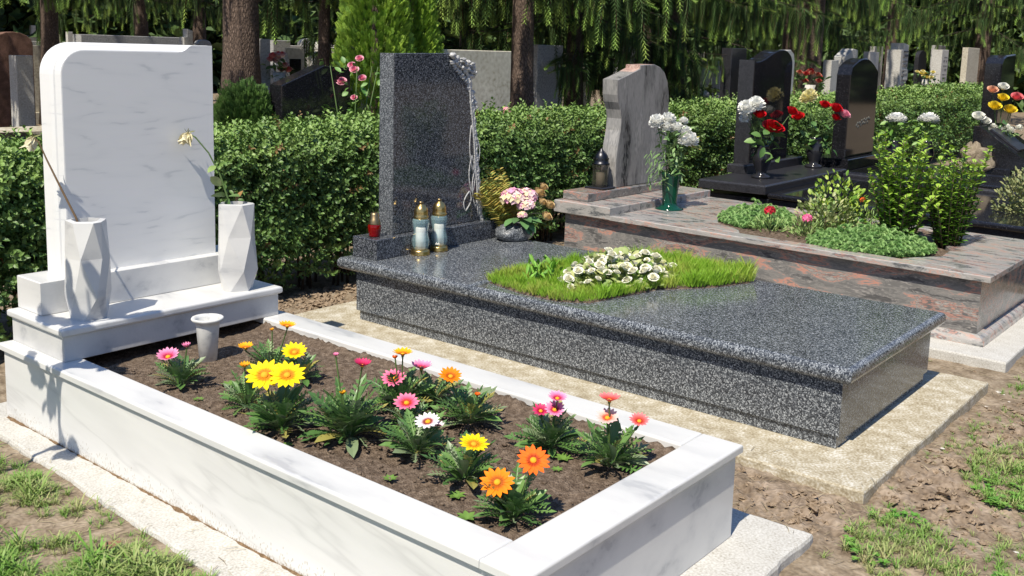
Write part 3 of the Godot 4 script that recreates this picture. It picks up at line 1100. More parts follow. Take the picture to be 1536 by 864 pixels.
func gazania_mesh(tip: Color, base: Color, ring: Color, stripe: float, open: float, petals: int, sd: int) -> ArrayMesh:
	var r := RandomNumberGenerator.new()
	r.seed = sd
	var st := begin()
	st.set_smooth_group(1)
	for i in petals:
		var a := TAU * i / petals + r.randf_range(-0.05, 0.05)
		var L := r.randf_range(0.92, 1.06)
		var cup := lerpf(1.15, 0.12, open) + r.randf_range(-0.04, 0.06)
		var dir := Vector3(cos(a), 0, sin(a))
		var side := Vector3(-sin(a), 0, cos(a))
		var rows := []
		var cols := []
		for k in 6:
			var t := k / 5.0
			var w: float = [0.06, 0.13, 0.165, 0.16, 0.115, 0.012][k]
			var out := lerpf(0.13, L, t) * cos(cup * t * 0.8)
			var up := L * t * sin(cup * 0.8) * 0.9 - 0.06 * t * t * open + r.randf_range(-0.012, 0.012)
			var m := dir * out + Vector3(0, up, 0)
			rows.append([m - side * w + Vector3(0, 0.025, 0), m, m + side * w + Vector3(0, 0.025, 0)])
			var c := base.lerp(tip, smoothstep(0.25, 0.8, t))
			if t < 0.21:
				c = ring
			cols.append([c, c.lerp(ring, stripe * (1.0 - t)), c])
		for k in 5:
			for s in 2:
				var q := [rows[k][s], rows[k + 1][s], rows[k + 1][s + 1], rows[k][s + 1]]
				var cc := [cols[k][s], cols[k + 1][s], cols[k + 1][s + 1], cols[k][s + 1]]
				for n in [0, 2, 1, 0, 3, 2]:
					st.set_color(cc[n])
					st.add_vertex(q[n])
	return done(st)

func gazania_leaf(kind: int) -> ArrayMesh:
	var st := begin()
	var N := 6
	var mid := []
	for k in N + 1:
		var t := float(k) / N
		mid.append(Vector3(0.03 * sin(t * 3.0 + kind), 0.34 * t - 0.36 * t * t, t))
	st.set_color(Color(0.9, 1.0, 0.8))
	for k in N:
		var w0 := 0.028 if kind != 1 else 0.02 + 0.11 * pow(sin(PI * k / float(N + 1)), 1.2)
		var w1 := 0.028 if kind != 1 else 0.02 + 0.11 * pow(sin(PI * (k + 1) / float(N + 1)), 1.2)
		if k == N - 1:
			w1 = 0.004
		var l := Vector3(1, 0.3, 0)
		var rr := Vector3(-1, 0.3, 0)
		quad(st, mid[k] + rr * w0, mid[k + 1] + rr * w1, mid[k + 1], mid[k])
		quad(st, mid[k], mid[k + 1], mid[k + 1] + l * w1, mid[k] + l * w0)
	if kind != 1:
		for t in [0.34, 0.47, 0.6, 0.72, 0.84]:
			for s in [-1.0, 1.0]:
				var c := Vector3(0.03 * sin(t * 3.0 + kind), 0.34 * t - 0.36 * t * t, t)
				var L := 0.2 * (1.0 - absf(t - 0.62) * 0.9) * (1.15 if kind == 2 else 1.0)
				var e := Vector3(s * 0.85, 0.16, 0.55).normalized()
				var n := Vector3(-s * 0.5, 0, 0.85)
				quad(st, c, c + e * L * 0.55 - n * 0.035, c + e * L, c + e * L * 0.55 + n * 0.045)
		var c2 := Vector3(0, -0.0, 0.84)
		quad(st, c2, c2 + Vector3(-0.075, 0.0, 0.1), c2 + Vector3(0, -0.04, 0.27), c2 + Vector3(0.075, 0.0, 0.1))
	return done(st)

var leaf_meshes := []
var leaf_mats := []

func gazania_bed() -> void:
	for k in 3:
		leaf_meshes.append(gazania_leaf(k))
	for c in [lin(0.09, 0.19, 0.045), lin(0.07, 0.155, 0.04), lin(0.13, 0.24, 0.06), lin(0.19, 0.25, 0.13), lin(0.3, 0.27, 0.07)]:
		leaf_mats.append(plain(c, 0.42, 0.22))
	var mag := [lin(0.62, 0.05, 0.16), lin(0.5, 0.02, 0.1), lin(0.3, 0.01, 0.03)]
	var pink := [lin(0.86, 0.32, 0.5), lin(0.72, 0.12, 0.3), lin(0.4, 0.03, 0.06)]
	var rose := [lin(0.84, 0.22, 0.36), lin(0.68, 0.06, 0.16), lin(0.45, 0.04, 0.02)]
	var yel := [lin(0.92, 0.68, 0.01), lin(0.9, 0.56, 0.005), lin(0.55, 0.2, 0.01)]
	var ora := [lin(0.92, 0.24, 0.008), lin(0.9, 0.2, 0.006), lin(0.4, 0.09, 0.005)]
	var red := [lin(0.88, 0.14, 0.012), lin(0.85, 0.16, 0.008), lin(0.4, 0.04, 0.005)]
	var amb := [lin(0.92, 0.46, 0.015), lin(0.9, 0.32, 0.01), lin(0.45, 0.1, 0.01)]
	var wht := [lin(0.86, 0.78, 0.8), lin(0.82, 0.62, 0.66), lin(0.25, 0.05, 0.04)]
	var cor := [lin(0.85, 0.2, 0.22), lin(0.78, 0.08, 0.06), lin(0.4, 0.04, 0.02)]
	var pch := [lin(0.88, 0.55, 0.52), lin(0.86, 0.4, 0.3), lin(0.5, 0.1, 0.05)]
	# [x, z, leaves, spread, label, flowers [dx, dy, dz, radius, palette, stripe, openness, tilt to the sun]]
	var plants := [
		[0.242, -1.664, 34, 0.085, "gazania beside the white cup with one magenta bloom and a pink bud", [[-0.026, 0.096, -0.032, 0.037, pink, 0.5, 0.55, 0.35], [0.013, 0.132, 0.016, 0.019, pink, 0.3, 0.1, 0.0]]],
		[0.526, -1.551, 30, 0.09, "gazania nearest the right end of the marble step, with small orange blooms", [[0.034, 0.169, 0.042, 0.03, amb, 0.3, 0.6, 0.1], [0.001, 0.153, 0.001, 0.011, amb, 0.3, 0.0, 0.0], [-0.057, 0.086, -0.07, 0.028, amb, 0.4, 0.4, 0.3]]],
		[0.551, -1.423, 22, 0.075, "gazania with a single flat yellow bloom behind the big yellow pair", [[-0.014, 0.096, -0.017, 0.041, yel, 0.2, 0.75, 0.45]]],
		[0.219, -1.109, 44, 0.11, "large gazania with a pair of big yellow blooms", [[-0.028, 0.167, -0.034, 0.051, yel, 0.1, 0.95, 0.75], [0.014, 0.169, 0.018, 0.049, yel, 0.1, 0.95, 0.75]]],
		[0.269, -1.342, 26, 0.09, "gazania with a half-closed amber bloom left of the yellow pair", [[-0.003, 0.129, -0.003, 0.021, amb, 0.6, 0.2, 0.1]]],
		[0.322, -0.924, 56, 0.12, "bushy gazania with a closed amber bud and a magenta bloom behind it", [[-0.01, 0.128, -0.013, 0.014, amb, 0.6, 0.0, 0.0], [0.025, 0.216, 0.031, 0.028, mag, 0.2, 0.35, 0.1], [-0.023, 0.244, -0.028, 0.012, pink, 0.2, 0.1, 0.0]]],
		[0.595, -0.982, 36, 0.1, "gazania with an amber bloom above a magenta-pink bloom with orange eye", [[0.002, 0.176, 0.002, 0.032, amb, 0.2, 0.6, 0.1], [-0.013, 0.162, -0.016, 0.013, red, 0.4, 0.0, 0.0], [-0.016, 0.096, -0.02, 0.036, rose, 0.2, 0.85, 0.7]]],
		[0.696, -0.938, 26, 0.085, "gazania by the right coping with one pale pink half-open bloom", [[-0.025, 0.115, -0.031, 0.036, pink, 0.4, 0.45, 0.1]]],
		[0.371, -0.691, 36, 0.095, "gazania with a white and pink bloom in the middle of the bed", [[0.019, 0.094, 0.024, 0.034, wht, 0.3, 0.85, 0.4], [0.037, 0.081, 0.046, 0.019, wht, 0.3, 0.3, 0.2]]],
		[0.497, -0.853, 22, 0.07, "gazania with one rose-pink bloom just behind the white one", [[-0.003, 0.074, -0.004, 0.036, rose, 0.3, 0.8, 0.65]]],
		[0.644, -0.738, 40, 0.1, "gazania with a ragged orange bloom and a closed red bud", [[-0.037, 0.147, -0.045, 0.034, ora, 0.3, 0.75, 0.5], [0.015, 0.088, 0.019, 0.013, red, 0.3, 0.0, 0.0]]],
		[0.323, -0.47, 34, 0.095, "gazania with a single yellow bloom striped dark red", [[0.016, 0.103, 0.02, 0.037, yel, 0.9, 0.85, 0.35]]],
		[0.245, -0.239, 46, 0.085, "gazania in the front corner with two wide orange blooms", [[-0.024, 0.092, -0.03, 0.039, ora, 0.25, 1.0, 0.85], [0.03, 0.151, 0.037, 0.037, red, 0.25, 1.0, 0.85], [0.001, 0.045, 0.001, 0.014, red, 0.5, 0.1, 0.2]]],
		[0.661, -0.438, 36, 0.1, "gazania with three crowded pink and magenta blooms", [[-0.019, 0.11, -0.024, 0.025, mag, 0.2, 0.7, 0.6], [0.006, 0.115, 0.007, 0.029, pink, 0.3, 0.7, 0.6], [0.01, 0.149, 0.012, 0.027, pink, 0.3, 0.6, 0.2]]],
		[0.67, -0.237, 38, 0.1, "gazania nearest the front right corner with coral and peach blooms", [[-0.006, 0.19, -0.007, 0.031, cor, 0.2, 0.5, 0.0], [-0.008, 0.14, -0.01, 0.032, pch, 0.3, 0.7, 0.45], [0.048, 0.133, 0.058, 0.026, cor, 0.3, 0.65, 0.5]]],
	]
	for p in plants:
		var t := thing("gazania_plant", p[4], "flower", Vector3(p[0], 0.247, p[1]), 0.0, "gazanias planted in the white grave")
		for i in range(int(p[2] * 1.7)):
			var a := i * 2.39996 + rv(-0.3, 0.3)
			var ring: float = float(i) / (p[2] * 1.7)
			var pitch := lerpf(1.05, 0.15, ring) + rv(-0.22, 0.25)
			var L: float = p[3] * rv(0.75, 1.2)
			var dir := Vector3(cos(a) * cos(pitch), sin(pitch), sin(a) * cos(pitch))
			var at := Vector3(cos(a) * 0.012, 0.004 + 0.35 * p[3] * rv(0.0, 1.0) * (1.0 - ring), sin(a) * 0.012)
			var xf := aim(dir, at, rv(-0.5, 0.5))
			xf.basis = xf.basis.scaled_local(Vector3(L * rv(0.85, 1.2), L, L))
			var kind: int = [0, 0, 1, 2][rng.randi() % 4]
			part(t, "leaf", leaf_meshes[kind], leaf_mats[[0, 0, 0, 0, 1, 1, 1, 1, 2, 2, 2, 3, 3, 3, 0, 1, 2, 4][rng.randi() % 18]], xf)
		for f in p[5]:
			var at := Vector3(f[0], f[1] + 0.003, f[2])
			var up := Vector3(-0.62 * f[7], 1.0, 0.52 * f[7]) + Vector3(rv(-0.1, 0.1), 0, rv(-0.1, 0.1))
			var pal: Array = f[4]
			var petals := 15 if f[3] > 0.025 else 11
			var fl := part(t, "flower", gazania_mesh(pal[0], pal[1], pal[2], f[5], f[6], petals, rng.randi()), M.petal, up_to(up, at, f[3] * 1.14, rv(0, 6)))
			if f[6] > 0.3:
				var st := begin()
				blob(st, Vector3(0, 0.03, 0), Vector3(0.2, 0.13, 0.2), 0.25, 6.0, 12, 7)
				part(fl, "disc", done(st), plain(lin(0.85, 0.36, 0.01), 0.8))
			var foot := Vector3(f[0] * 0.2, 0.0, f[2] * 0.2)
			var n := up.normalized()
			part(t, "stem", tubed([foot, foot.lerp(at, 0.5) + Vector3(0, 0.01, 0), at - n * f[3] * 0.35, at - n * f[3] * 0.1, at], [0.0022, 0.0022, 0.0024, f[3] * 0.17, f[3] * 0.14], 6), M.stem)
	# little weeds on the soil
	var wl := begin()
	for k in 7:
		oval_leaf(wl, aim(Vector3(cos(k * 0.9), 0.5, sin(k * 0.9)), Vector3.ZERO), 0.024, 0.012, lin(0.13, 0.24, 0.04))
	var weed := done(wl)
	for q in [[0.2, -1.5], [0.16, -1.0], [0.2, -0.62], [0.45, -0.62], [0.62, -0.36], [0.24, -0.42], [0.17, -0.32], [0.76, -1.75], [0.8, -0.6], [0.55, -0.33], [0.35, -1.55]]:
		var o := part(self, numbered("seedling"), weed, M.soft_leaf, Transform3D(Basis().rotated(Vector3.UP, rv(0, 6)).scaled(Vector3.ONE * rv(0.7, 1.3)), Vector3(q[0], 0.249, q[1])))
		o.set_meta("label", "tiny light green seedling on the dark soil of the white grave")
		o.set_meta("category", "weed")
		o.set_meta("group", "seedlings in the bed soil")
	# crumbs of soil
	var cst := begin()
	blob(cst, Vector3.ZERO, Vector3(1, 0.7, 1), 0.5, 1.5, 7, 5)
	var crumb := done(cst)
	var xf := []
	for i in 1500:
		var s := 0.0015 + 0.006 * pow(rng.randf(), 3.0)
		xf.append(Transform3D(Basis().rotated(Vector3.UP, rv(0, 6)).scaled(Vector3(s, s, s * rv(0.7, 1.3))), Vector3(rv(0.13, 0.87), 0.249, rv(-2.0, -0.14))))
	var so := scatter(self, "soil_crumbs", crumb, M.soil, xf)
	so.set_meta("label", "crumbs of dark soil strewn over the flower bed")
	so.set_meta("category", "soil")

# ---------------------------------------------------------------- things standing on the white grave
func faceted_vase() -> ArrayMesh:
	var st := begin()
	var n := 7
	var rings := []
	for q in [[0.0, 0.062, 0.0], [0.085, 0.079, 0.45], [0.22, 0.076, 0.0], [0.349, 0.07, 0.45]]:
		var ring := PackedVector3Array()
		for i in n:
			var a: float = TAU * (i + q[2]) / n + 0.25 * sin(i * 2.0)
			var r: float = q[1] * (1.0 + 0.05 * sin(i * 3.1 + q[0] * 20.0))
			ring.append(Vector3(r * cos(a), q[0], r * sin(a)))
		rings.append(ring)
	for k in 3:
		for i in n:
			var j := (i + 1) % n
			if k % 2 == 0:
				tri(st, rings[k][i], rings[k + 1][i], rings[k][j])
				tri(st, rings[k][j], rings[k + 1][i], rings[k + 1][j])
			else:
				tri(st, rings[k][i], rings[k + 1][i], rings[k + 1][j])
				tri(st, rings[k][i], rings[k + 1][j], rings[k][j])
	for i in n:
		var j := (i + 1) % n
		tri(st, Vector3.ZERO, rings[0][i], rings[0][j])
		var a: Vector3 = rings[3][i]
		var b: Vector3 = rings[3][j]
		var ia := Vector3(a.x * 0.72, 0.352, a.z * 0.72)
		var ib := Vector3(b.x * 0.72, 0.352, b.z * 0.72)
		quad(st, a, ia, ib, b)
		quad(st, ia, Vector3(ia.x, 0.25, ia.z), Vector3(ib.x, 0.25, ib.z), ib)
		tri(st, Vector3(0, 0.25, 0), Vector3(ib.x, 0.25, ib.z), Vector3(ia.x, 0.25, ia.z))
	return done(st)

func withered_rose(called: String, label: String, at: Vector3, path: Array, head: Vector3, droop: Vector3, leaves: Array, stemmat: Material) -> void:
	var t := thing(called, label, "flower", at, 0.0, "withered roses in marble vases")
	var pts := []
	for q in path:
		pts.append(q)
	part(t, "stem", tubed(pts, [0.0045, 0.004, 0.0036, 0.003, 0.0028], 7), stemmat)
	var st := begin()
	for i in 11:
		var a := i * 2.4
		var d := (droop + 0.38 * Vector3(cos(a), 0.3 * sin(a * 1.7), sin(a))).normalized()
		oval_leaf(st, aim(d, head - droop.normalized() * 0.008, a), rv(0.04, 0.06), rv(0.026, 0.036), lin(0.74, 0.68, 0.46) * rv(0.88, 1.12), 0.2, 0.6)
	var b := part(t, "bloom", done(st), M.petal)
	st = begin()
	for i in 5:
		var a := TAU * i / 5.0
		oval_leaf(st, aim((Vector3(cos(a), 0.2, sin(a)) - droop * 0.4).normalized(), head - droop.normalized() * 0.006, a), 0.026, 0.006, lin(0.16, 0.17, 0.05), 0.4)
	part(b, "sepals", done(st), M.soft_leaf)
	for l in leaves:
		st = begin()
		oval_leaf(st, aim(l[1], l[0], l[3]), l[2], l[2] * 0.62, l[4], 0.2, 0.2)
		part(t, "leaf", done(st), M.leaf)

func objects_on_white() -> void:
	var vm := faceted_vase()
	var yc := 0.402
	var a := part(self, numbered("marble_vase"), vm, M.marble, Transform3D(Basis().rotated(Vector3.UP, 0.3), Vector3(0.187, yc, -2.152)))
	a.set_meta("label", "faceted white marble vase at the left end of the step, holding a brown-stemmed rose")
	var b := part(self, numbered("marble_vase"), vm, M.marble, Transform3D(Basis().rotated(Vector3.UP, 1.2), Vector3(0.805, yc, -2.142)))
	b.set_meta("label", "faceted white marble vase at the right end of the step, holding a green-leaved rose")
	for o in [a, b]:
		o.set_meta("category", "vase")
		o.set_meta("group", "faceted marble vases on the step")
	var p1 := Vector3(0.187, 0.66, -2.152)
	withered_rose("withered_rose", "withered cream rose on a bare brown stem leaning left out of the vase", p1, [Vector3(0, 0, 0), Vector3(-0.02, 0.1, -0.03), Vector3(-0.05, 0.2, -0.066), Vector3(-0.082, 0.305, -0.1), Vector3(-0.098, 0.365, -0.118), Vector3(-0.11, 0.377, -0.128)], Vector3(-0.113, 0.375, -0.132), Vector3(-0.35, -0.9, -0.25), [], M.drystem)
	var p2 := Vector3(0.805, 0.66, -2.142)
	var g := lin(0.12, 0.2, 0.06)
	withered_rose("withered_rose", "withered cream rose with green leaves bending in front of the marble headstone", p2, [Vector3(0, 0, 0), Vector3(-0.018, 0.1, -0.022), Vector3(-0.036, 0.2, -0.05), Vector3(-0.064, 0.29, -0.085), Vector3(-0.1, 0.352, -0.12), Vector3(-0.118, 0.366, -0.136)], Vector3(-0.122, 0.364, -0.138), Vector3(-0.5, -0.75, 0.1), [[Vector3(-0.03, 0.12, -0.03), Vector3(-0.5, 0.15, 0.0), 0.07, 0.6, g], [Vector3(-0.02, 0.11, -0.02), Vector3(-0.25, -0.75, 0.1), 0.075, 0.3, lin(0.07, 0.15, 0.04)], [Vector3(-0.035, 0.16, -0.05), Vector3(-0.55, 0.6, -0.15), 0.06, 1.2, lin(0.3, 0.36, 0.16)], [Vector3(-0.02, 0.12, -0.02), Vector3(0.3, 0.1, 0.4), 0.055, 0.2, g], [Vector3(-0.05, 0.24, -0.06), Vector3(-0.55, -0.2, 0.1), 0.045, -0.4, lin(0.2, 0.3, 0.08)], [Vector3(0.0, 0.1, 0.0), Vector3(0.25, 0.75, 0.2), 0.05, 0.5, lin(0.3, 0.17, 0.06)]], M.stem)
	# white plastic cup pushed into the soil
	var cup := lathed([Vector2(0.0, -0.02), Vector2(0.03, -0.02), Vector2(0.041, 0.13), Vector2(0.043, 0.142), Vector2(0.056, 0.15), Vector2(0.0575, 0.156), Vector2(0.055, 0.16), Vector2(0.046, 0.158), Vector2(0.04, 0.15), Vector2(0.033, 0.04), Vector2(0.0, 0.038)], 28)
	var c := part(self, numbered("grave_cup"), cup, M.plastic, Transform3D(Basis(), Vector3(0.472, 0.244, -1.852)))
	c.set_meta("label", "white flared plastic cup standing in the soil below the marble step")
	c.set_meta("category", "cup")
	# slender sapling outside the picture whose shadow falls over the back of the left kerb
	var t := thing("young_sapling", "thin young sapling left of the white grave, casting the branching shadow", "tree", Vector3(-0.58, -0.06, -1.92))
	part(t, "trunk", tubed([Vector3(0, 0, 0), Vector3(0, 0.5, 0), Vector3(0.005, 1.0, 0.005), Vector3(-0.005, 1.35, 0.0), Vector3(0, 1.7, 0)], [0.011, 0.01, 0.009, 0.007, 0.004], 7), M.twig)
	var tw := begin()
	var lv := begin()
	for k in 10:
		var y := 0.98 + 0.075 * k
		var ang := k * 2.4
		var d := Vector3(cos(ang), 0.5, sin(ang)) * 0.2
		tube(tw, [Vector3(0, y, 0), Vector3(0, y, 0) + d * 0.6 + Vector3(0, -0.02, 0), Vector3(0, y, 0) + d], [0.004, 0.003, 0.002], 5)
		for j in 5:
			oval_leaf(lv, aim(d.rotated(Vector3.UP, rv(-1.0, 1.0)) + Vector3(0, rv(-0.1, 0.05), 0), Vector3(0, y, 0) + d * (0.3 + 0.12 * j), rv(-1, 1)), 0.085, 0.055, lin(0.06, 0.13, 0.03))
	part(t, "branches", done(tw), M.twig)
	part(t, "crown", done(lv), M.leaf)

# ---------------------------------------------------------------- things on the grey granite grave
func lantern_glass(at: Vector3, label: String) -> void:
	var t := thing("glass_lantern", label, "lantern", at, rv(0, 1), "gold-capped glass grave lanterns")
	part(t, "base", lathed([Vector2(0, 0), Vector2(0.05, 0), Vector2(0.052, 0.006), Vector2(0.048, 0.012), Vector2(0.05, 0.018), Vector2(0.046, 0.026), Vector2(0.038, 0.03), Vector2(0, 0.03)], 28), M.gold)
	part(t, "glass", lathed([Vector2(0.036, 0.03), Vector2(0.045, 0.05), Vector2(0.046, 0.075), Vector2(0.038, 0.105), Vector2(0.036, 0.12), Vector2(0.041, 0.145), Vector2(0.045, 0.17), Vector2(0.043, 0.185), Vector2(0.034, 0.192)], 12, false), M.glass)
	part(t, "candle", lathed([Vector2(0, 0.031), Vector2(0.027, 0.031), Vector2(0.027, 0.14), Vector2(0.024, 0.143), Vector2(0, 0.143)], 18), M.wax)
	var lid := part(t, "lid", lathed([Vector2(0.036, 0.19), Vector2(0.04, 0.196), Vector2(0.04, 0.203), Vector2(0.036, 0.208), Vector2(0.037, 0.22), Vector2(0.034, 0.24), Vector2(0.026, 0.256), Vector2(0.014, 0.264), Vector2(0.012, 0.268), Vector2(0, 0.268)], 28), M.gold)
	part(lid, "knob", lathed([Vector2(0.008, 0.268), Vector2(0.013, 0.272), Vector2(0.012, 0.279), Vector2(0, 0.282)], 16), M.oldgold)

func objects_on_granite() -> void:
	var gy := 0.3192
	lantern_glass(Vector3(2.128, gy, -2.408), "left and nearer of the two gold-capped glass lanterns on grey granite")
	lantern_glass(Vector3(2.275, gy, -2.416), "right and farther of the two gold-capped glass lanterns on grey granite")
	var t := thing("red_lantern", "small red glass lantern with brass cap on the corner of the granite base", "lantern", Vector3(1.913, 0.4245, -2.528))
	part(t, "glass", lathed([Vector2(0, 0), Vector2(0.026, 0), Vector2(0.029, 0.006), Vector2(0.028, 0.014), Vector2(0.033, 0.03), Vector2(0.035, 0.055), Vector2(0.031, 0.066)], 24), M.redglass)
	part(t, "candle", lathed([Vector2(0, 0.002), Vector2(0.02, 0.002), Vector2(0.02, 0.04), Vector2(0, 0.04)], 14), plain(lin(0.5, 0.04, 0.03), 0.6))
	part(t, "cap", lathed([Vector2(0.032, 0.065), Vector2(0.033, 0.072), Vector2(0.029, 0.078), Vector2(0.03, 0.086), Vector2(0.024, 0.092), Vector2(0.023, 0.116), Vector2(0.018, 0.124), Vector2(0.008, 0.127), Vector2(0, 0.127)], 24), M.oldgold)
	# bowl with hydrangea, dried roses and fern
	t = thing("flower_bowl", "granite bowl of pink hydrangea with dried roses and yellow-green fern", "flower bowl", Vector3(2.835, gy, -2.35))
	var st := begin()
	blob(st, Vector3(0, 0.04, 0), Vector3(0.135, 0.062, 0.1), 0.12, 1.5, 24, 12)
	part(t, "bowl", done(st), M.granite_rough)
	st = begin()
	for k in 13:
		var a := -1.9 + 0.13 * k
		var d := Vector3(-0.62 + 0.07 * k, 1.0, -0.5 + 0.05 * sin(k * 2.0))
		var L := rv(0.3, 0.46)
		for j in 24:
			var u := j / 24.0
			var c := Vector3(-0.05 + 0.008 * k, 0.08, -0.02) + d.normalized() * L * u + Vector3(0.0, -0.06, 0.0) * u * u
			for s in [-1.0, 1.0]:
				var e: Vector3 = (Vector3(0.7, 0.25, 0.75) * s + d * 0.55 + Vector3(0, rv(-0.3, 0.2), 0)).normalized()
				oval_leaf(st, aim(e, c, rv(-0.8, 0.8)), 0.06 * (1.0 - 0.6 * u), 0.012, lin(0.3, 0.32, 0.06).lerp(lin(0.42, 0.26, 0.06), rng.randf() * 0.7), 0.25)
	part(t, "fern", done(st), M.soft_leaf)
	for q in [[Vector3(-0.02, 0.235, 0.0), 0.075], [Vector3(0.06, 0.24, 0.03), 0.065], [Vector3(0.01, 0.2, 0.07), 0.055], [Vector3(-0.03, 0.15, 0.08), 0.03]]:
		part(t, "hydrangea", cluster_mesh([lin(0.84, 0.55, 0.62), lin(0.86, 0.66, 0.62), lin(0.74, 0.34, 0.5), lin(0.8, 0.68, 0.42)], rng.randi(), 60), M.petal, Transform3D(Basis().scaled(Vector3(q[1], q[1] * 0.8, q[1])), q[0]))
	for q in [[Vector3(0.14, 0.255, 0.06), 0.04], [Vector3(0.16, 0.19, 0.12), 0.036], [Vector3(0.11, 0.13, 0.14), 0.036], [Vector3(0.165, 0.29, 0.07), 0.03], [Vector3(0.12, 0.21, 0.1), 0.03]]:
		part(t, "dried_rose", rose_mesh(lin(0.66, 0.5, 0.26), lin(0.6, 0.42, 0.2), rng.randi(), 0.6), M.petal, up_to(Vector3(0.1, 0.6, 0.45), q[0], q[1]))
		part(t, "stem", tubed([Vector3(0.02, 0.08, 0.02), q[0] * 0.6 + Vector3(0, 0.05, 0), q[0]], [0.003, 0.003, 0.0025], 5), M.stem)
	for i in 16:
		st = begin()
		var a := 0.9 + i * 2.4
		var d := Vector3(cos(a), rv(-0.2, 0.5), sin(a))
		if i < 6:
			d = Vector3(rv(-0.9, 0.2), rv(-0.6, 0.1), rv(0.4, 1.0))
		oval_leaf(st, aim(d, Vector3(0.02, 0.13, 0.02) + d * 0.05, rv(-0.4, 0.4)), rv(0.07, 0.1), rv(0.045, 0.06), lin(0.08, 0.17, 0.06) * rv(0.8, 1.5), 0.25, 0.15)
		part(t, "leaf", done(st), M.leaf)
	# turf patch in the cover opening
	t = thing("grass_patch", "bright green fine grass growing across the granite cover slab", "grass", Vector3(2.3, gy - 0.002, -1.3))
	var poly := PackedVector2Array([Vector2(-0.4, -0.44), Vector2(-0.46, -0.2), Vector2(-0.46, 0.0), Vector2(-0.38, 0.12), Vector2(0.05, 0.2), Vector2(0.28, 0.36), Vector2(0.5, 0.44), Vector2(0.585, 0.38), Vector2(0.585, 0.05), Vector2(0.5, -0.16), Vector2(0.2, -0.38), Vector2(-0.1, -0.46)])
	st = begin()
	pslab(st, poly, [Vector2(0.0, 0.0), Vector2(0.02, 0.012), Vector2(0.06, 0.02)])
	part(t, "turf_soil", done(st), M.soil)
	var bst := begin()
	for k in 9:
		var a := k * 2.4
		var d := Vector3(cos(a) * rv(0.2, 0.7), 1.0, sin(a) * rv(0.2, 0.7)).normalized()
		var at := Vector3(rv(-0.008, 0.008), 0, rv(-0.008, 0.008))
		var L := rv(0.7, 1.1)
		var s := d.cross(Vector3(sin(a), 0, cos(a))).normalized() * 0.022
		bst.set_color(lin(1, 1, 1) * rv(0.8, 1.1))
		var m := at + d * L * 0.55
		quad(bst, at - s, at + s, m + s, m - s)
		tri(bst, m - s, m + s, at + d * L + Vector3(d.x, -0.2, d.z) * 0.25 * L)
	var tuft := done(bst)
	X.tuft = tuft
	var xf := []
	var cols := PackedColorArray()
	for i in 9000:
		var q := Vector2(rv(-0.5, 0.6), rv(-0.48, 0.46))
		if Geometry2D.is_point_in_polygon(q * Vector2(0.98, 0.98), poly):
			var h := 0.028 + 0.07 * absf(noise.get_noise_2d(q.x * 5.0, q.y * 5.0)) + 0.03 * smoothstep(0.0, 0.4, q.x)
			h *= rv(0.6, 1.45)
			xf.append(Transform3D(Basis().rotated(Vector3.UP, rv(0, 6)).scaled(Vector3(h * 0.8, h, h * 0.8)), Vector3(q.x, 0.008, q.y)))
			cols.append(lin(0.22, 0.42, 0.025).lerp(lin(0.46, 0.42, 0.1), clampf(0.12 + 0.8 * noise_fine.get_noise_2d(q.x * 5.0, q.y * 5.0) + rv(-0.2, 0.2), 0, 1)))
	scatter(t, "blades", tuft, M.soft_leaf, xf, cols)
	t = thing("leafy_weed", "upright bright green leafy weed at the left end of the granite grass patch", "weed", Vector3(2.06, gy + 0.004, -1.55))
	st = begin()
	for i in 60:
		var at := Vector3(rv(-0.09, 0.09), rv(0.0, 0.09), rv(-0.06, 0.06))
		oval_leaf(st, aim(Vector3(rv(-0.7, 0.7), rv(0.4, 1.2), rv(-0.7, 0.7)), at, rv(-1, 1)), rv(0.035, 0.06), 0.014, lin(0.15, 0.34, 0.03) * rv(0.8, 1.2))
	part(t, "leaves", done(st), M.soft_leaf)
	# white begonia clump
	t = thing("white_begonia", "low clump of white double begonias in the middle of the granite cover", "flower", Vector3(2.36, gy, -1.31))
	st = begin()
	for i in 900:
		var a := rv(0, TAU)
		var r := sqrt(rng.randf())
		var at := Vector3(0.35 * r * cos(a) + 0.0, 0.0, 0.2 * r * sin(a))
		at = at.rotated(Vector3.UP, -0.15)
		at.y = (0.125 * (1.0 - r * r) + 0.02) * rv(0.3, 1.0)
		oval_leaf(st, aim(Vector3(rv(-1, 1), rv(0.0, 0.9), rv(-1, 1)), at, rv(-1, 1)), rv(0.03, 0.045), rv(0.022, 0.032), lin(0.12, 0.23, 0.04).lerp(lin(0.46, 0.48, 0.2), rng.randf()))
	part(t, "leaves", done(st), M.soft_leaf)
	var bl := []
	for k in 4:
		bl.append(rose_mesh(lin(0.9, 0.89, 0.78), lin(0.88, 0.85, 0.62), 50 + k, 1.8))
	for i in 110:
		var a := i * 2.39996
		var r := sqrt((i + 0.5) / 110.0)
		var at := Vector3(0.36 * r * cos(a), 0.0, 0.2 * r * sin(a)).rotated(Vector3.UP, -0.15)
		at.y = 0.125 * (1.0 - 0.8 * r * r) + rv(-0.015, 0.03)
		part(t, "bloom", bl[i % 4], M.petal, up_to(Vector3(rv(-0.7, 0.4), 1.0, rv(-0.4, 0.7)), at, rv(0.01, 0.024), rv(0, 6)))

# ---------------------------------------------------------------- things on the pink grave
func bouquet_leaves(t: Node3D, n: int, lo: Vector3, hi: Vector3, len: float, wid: float, c0: Color, c1: Color, called := "leaves") -> void:
	var st := begin()
	for i in n:
		var at := Vector3(rv(lo.x, hi.x), rv(lo.y, hi.y), rv(lo.z, hi.z))
		oval_leaf(st, aim(Vector3(rv(-1, 1), rv(-0.5, 0.9), rv(-1, 1)), at, rv(-1, 1)), len * rv(0.7, 1.2), wid * rv(0.8, 1.2), c0.lerp(c1, rng.randf()))
	part(t, called, done(st), M.leaf)

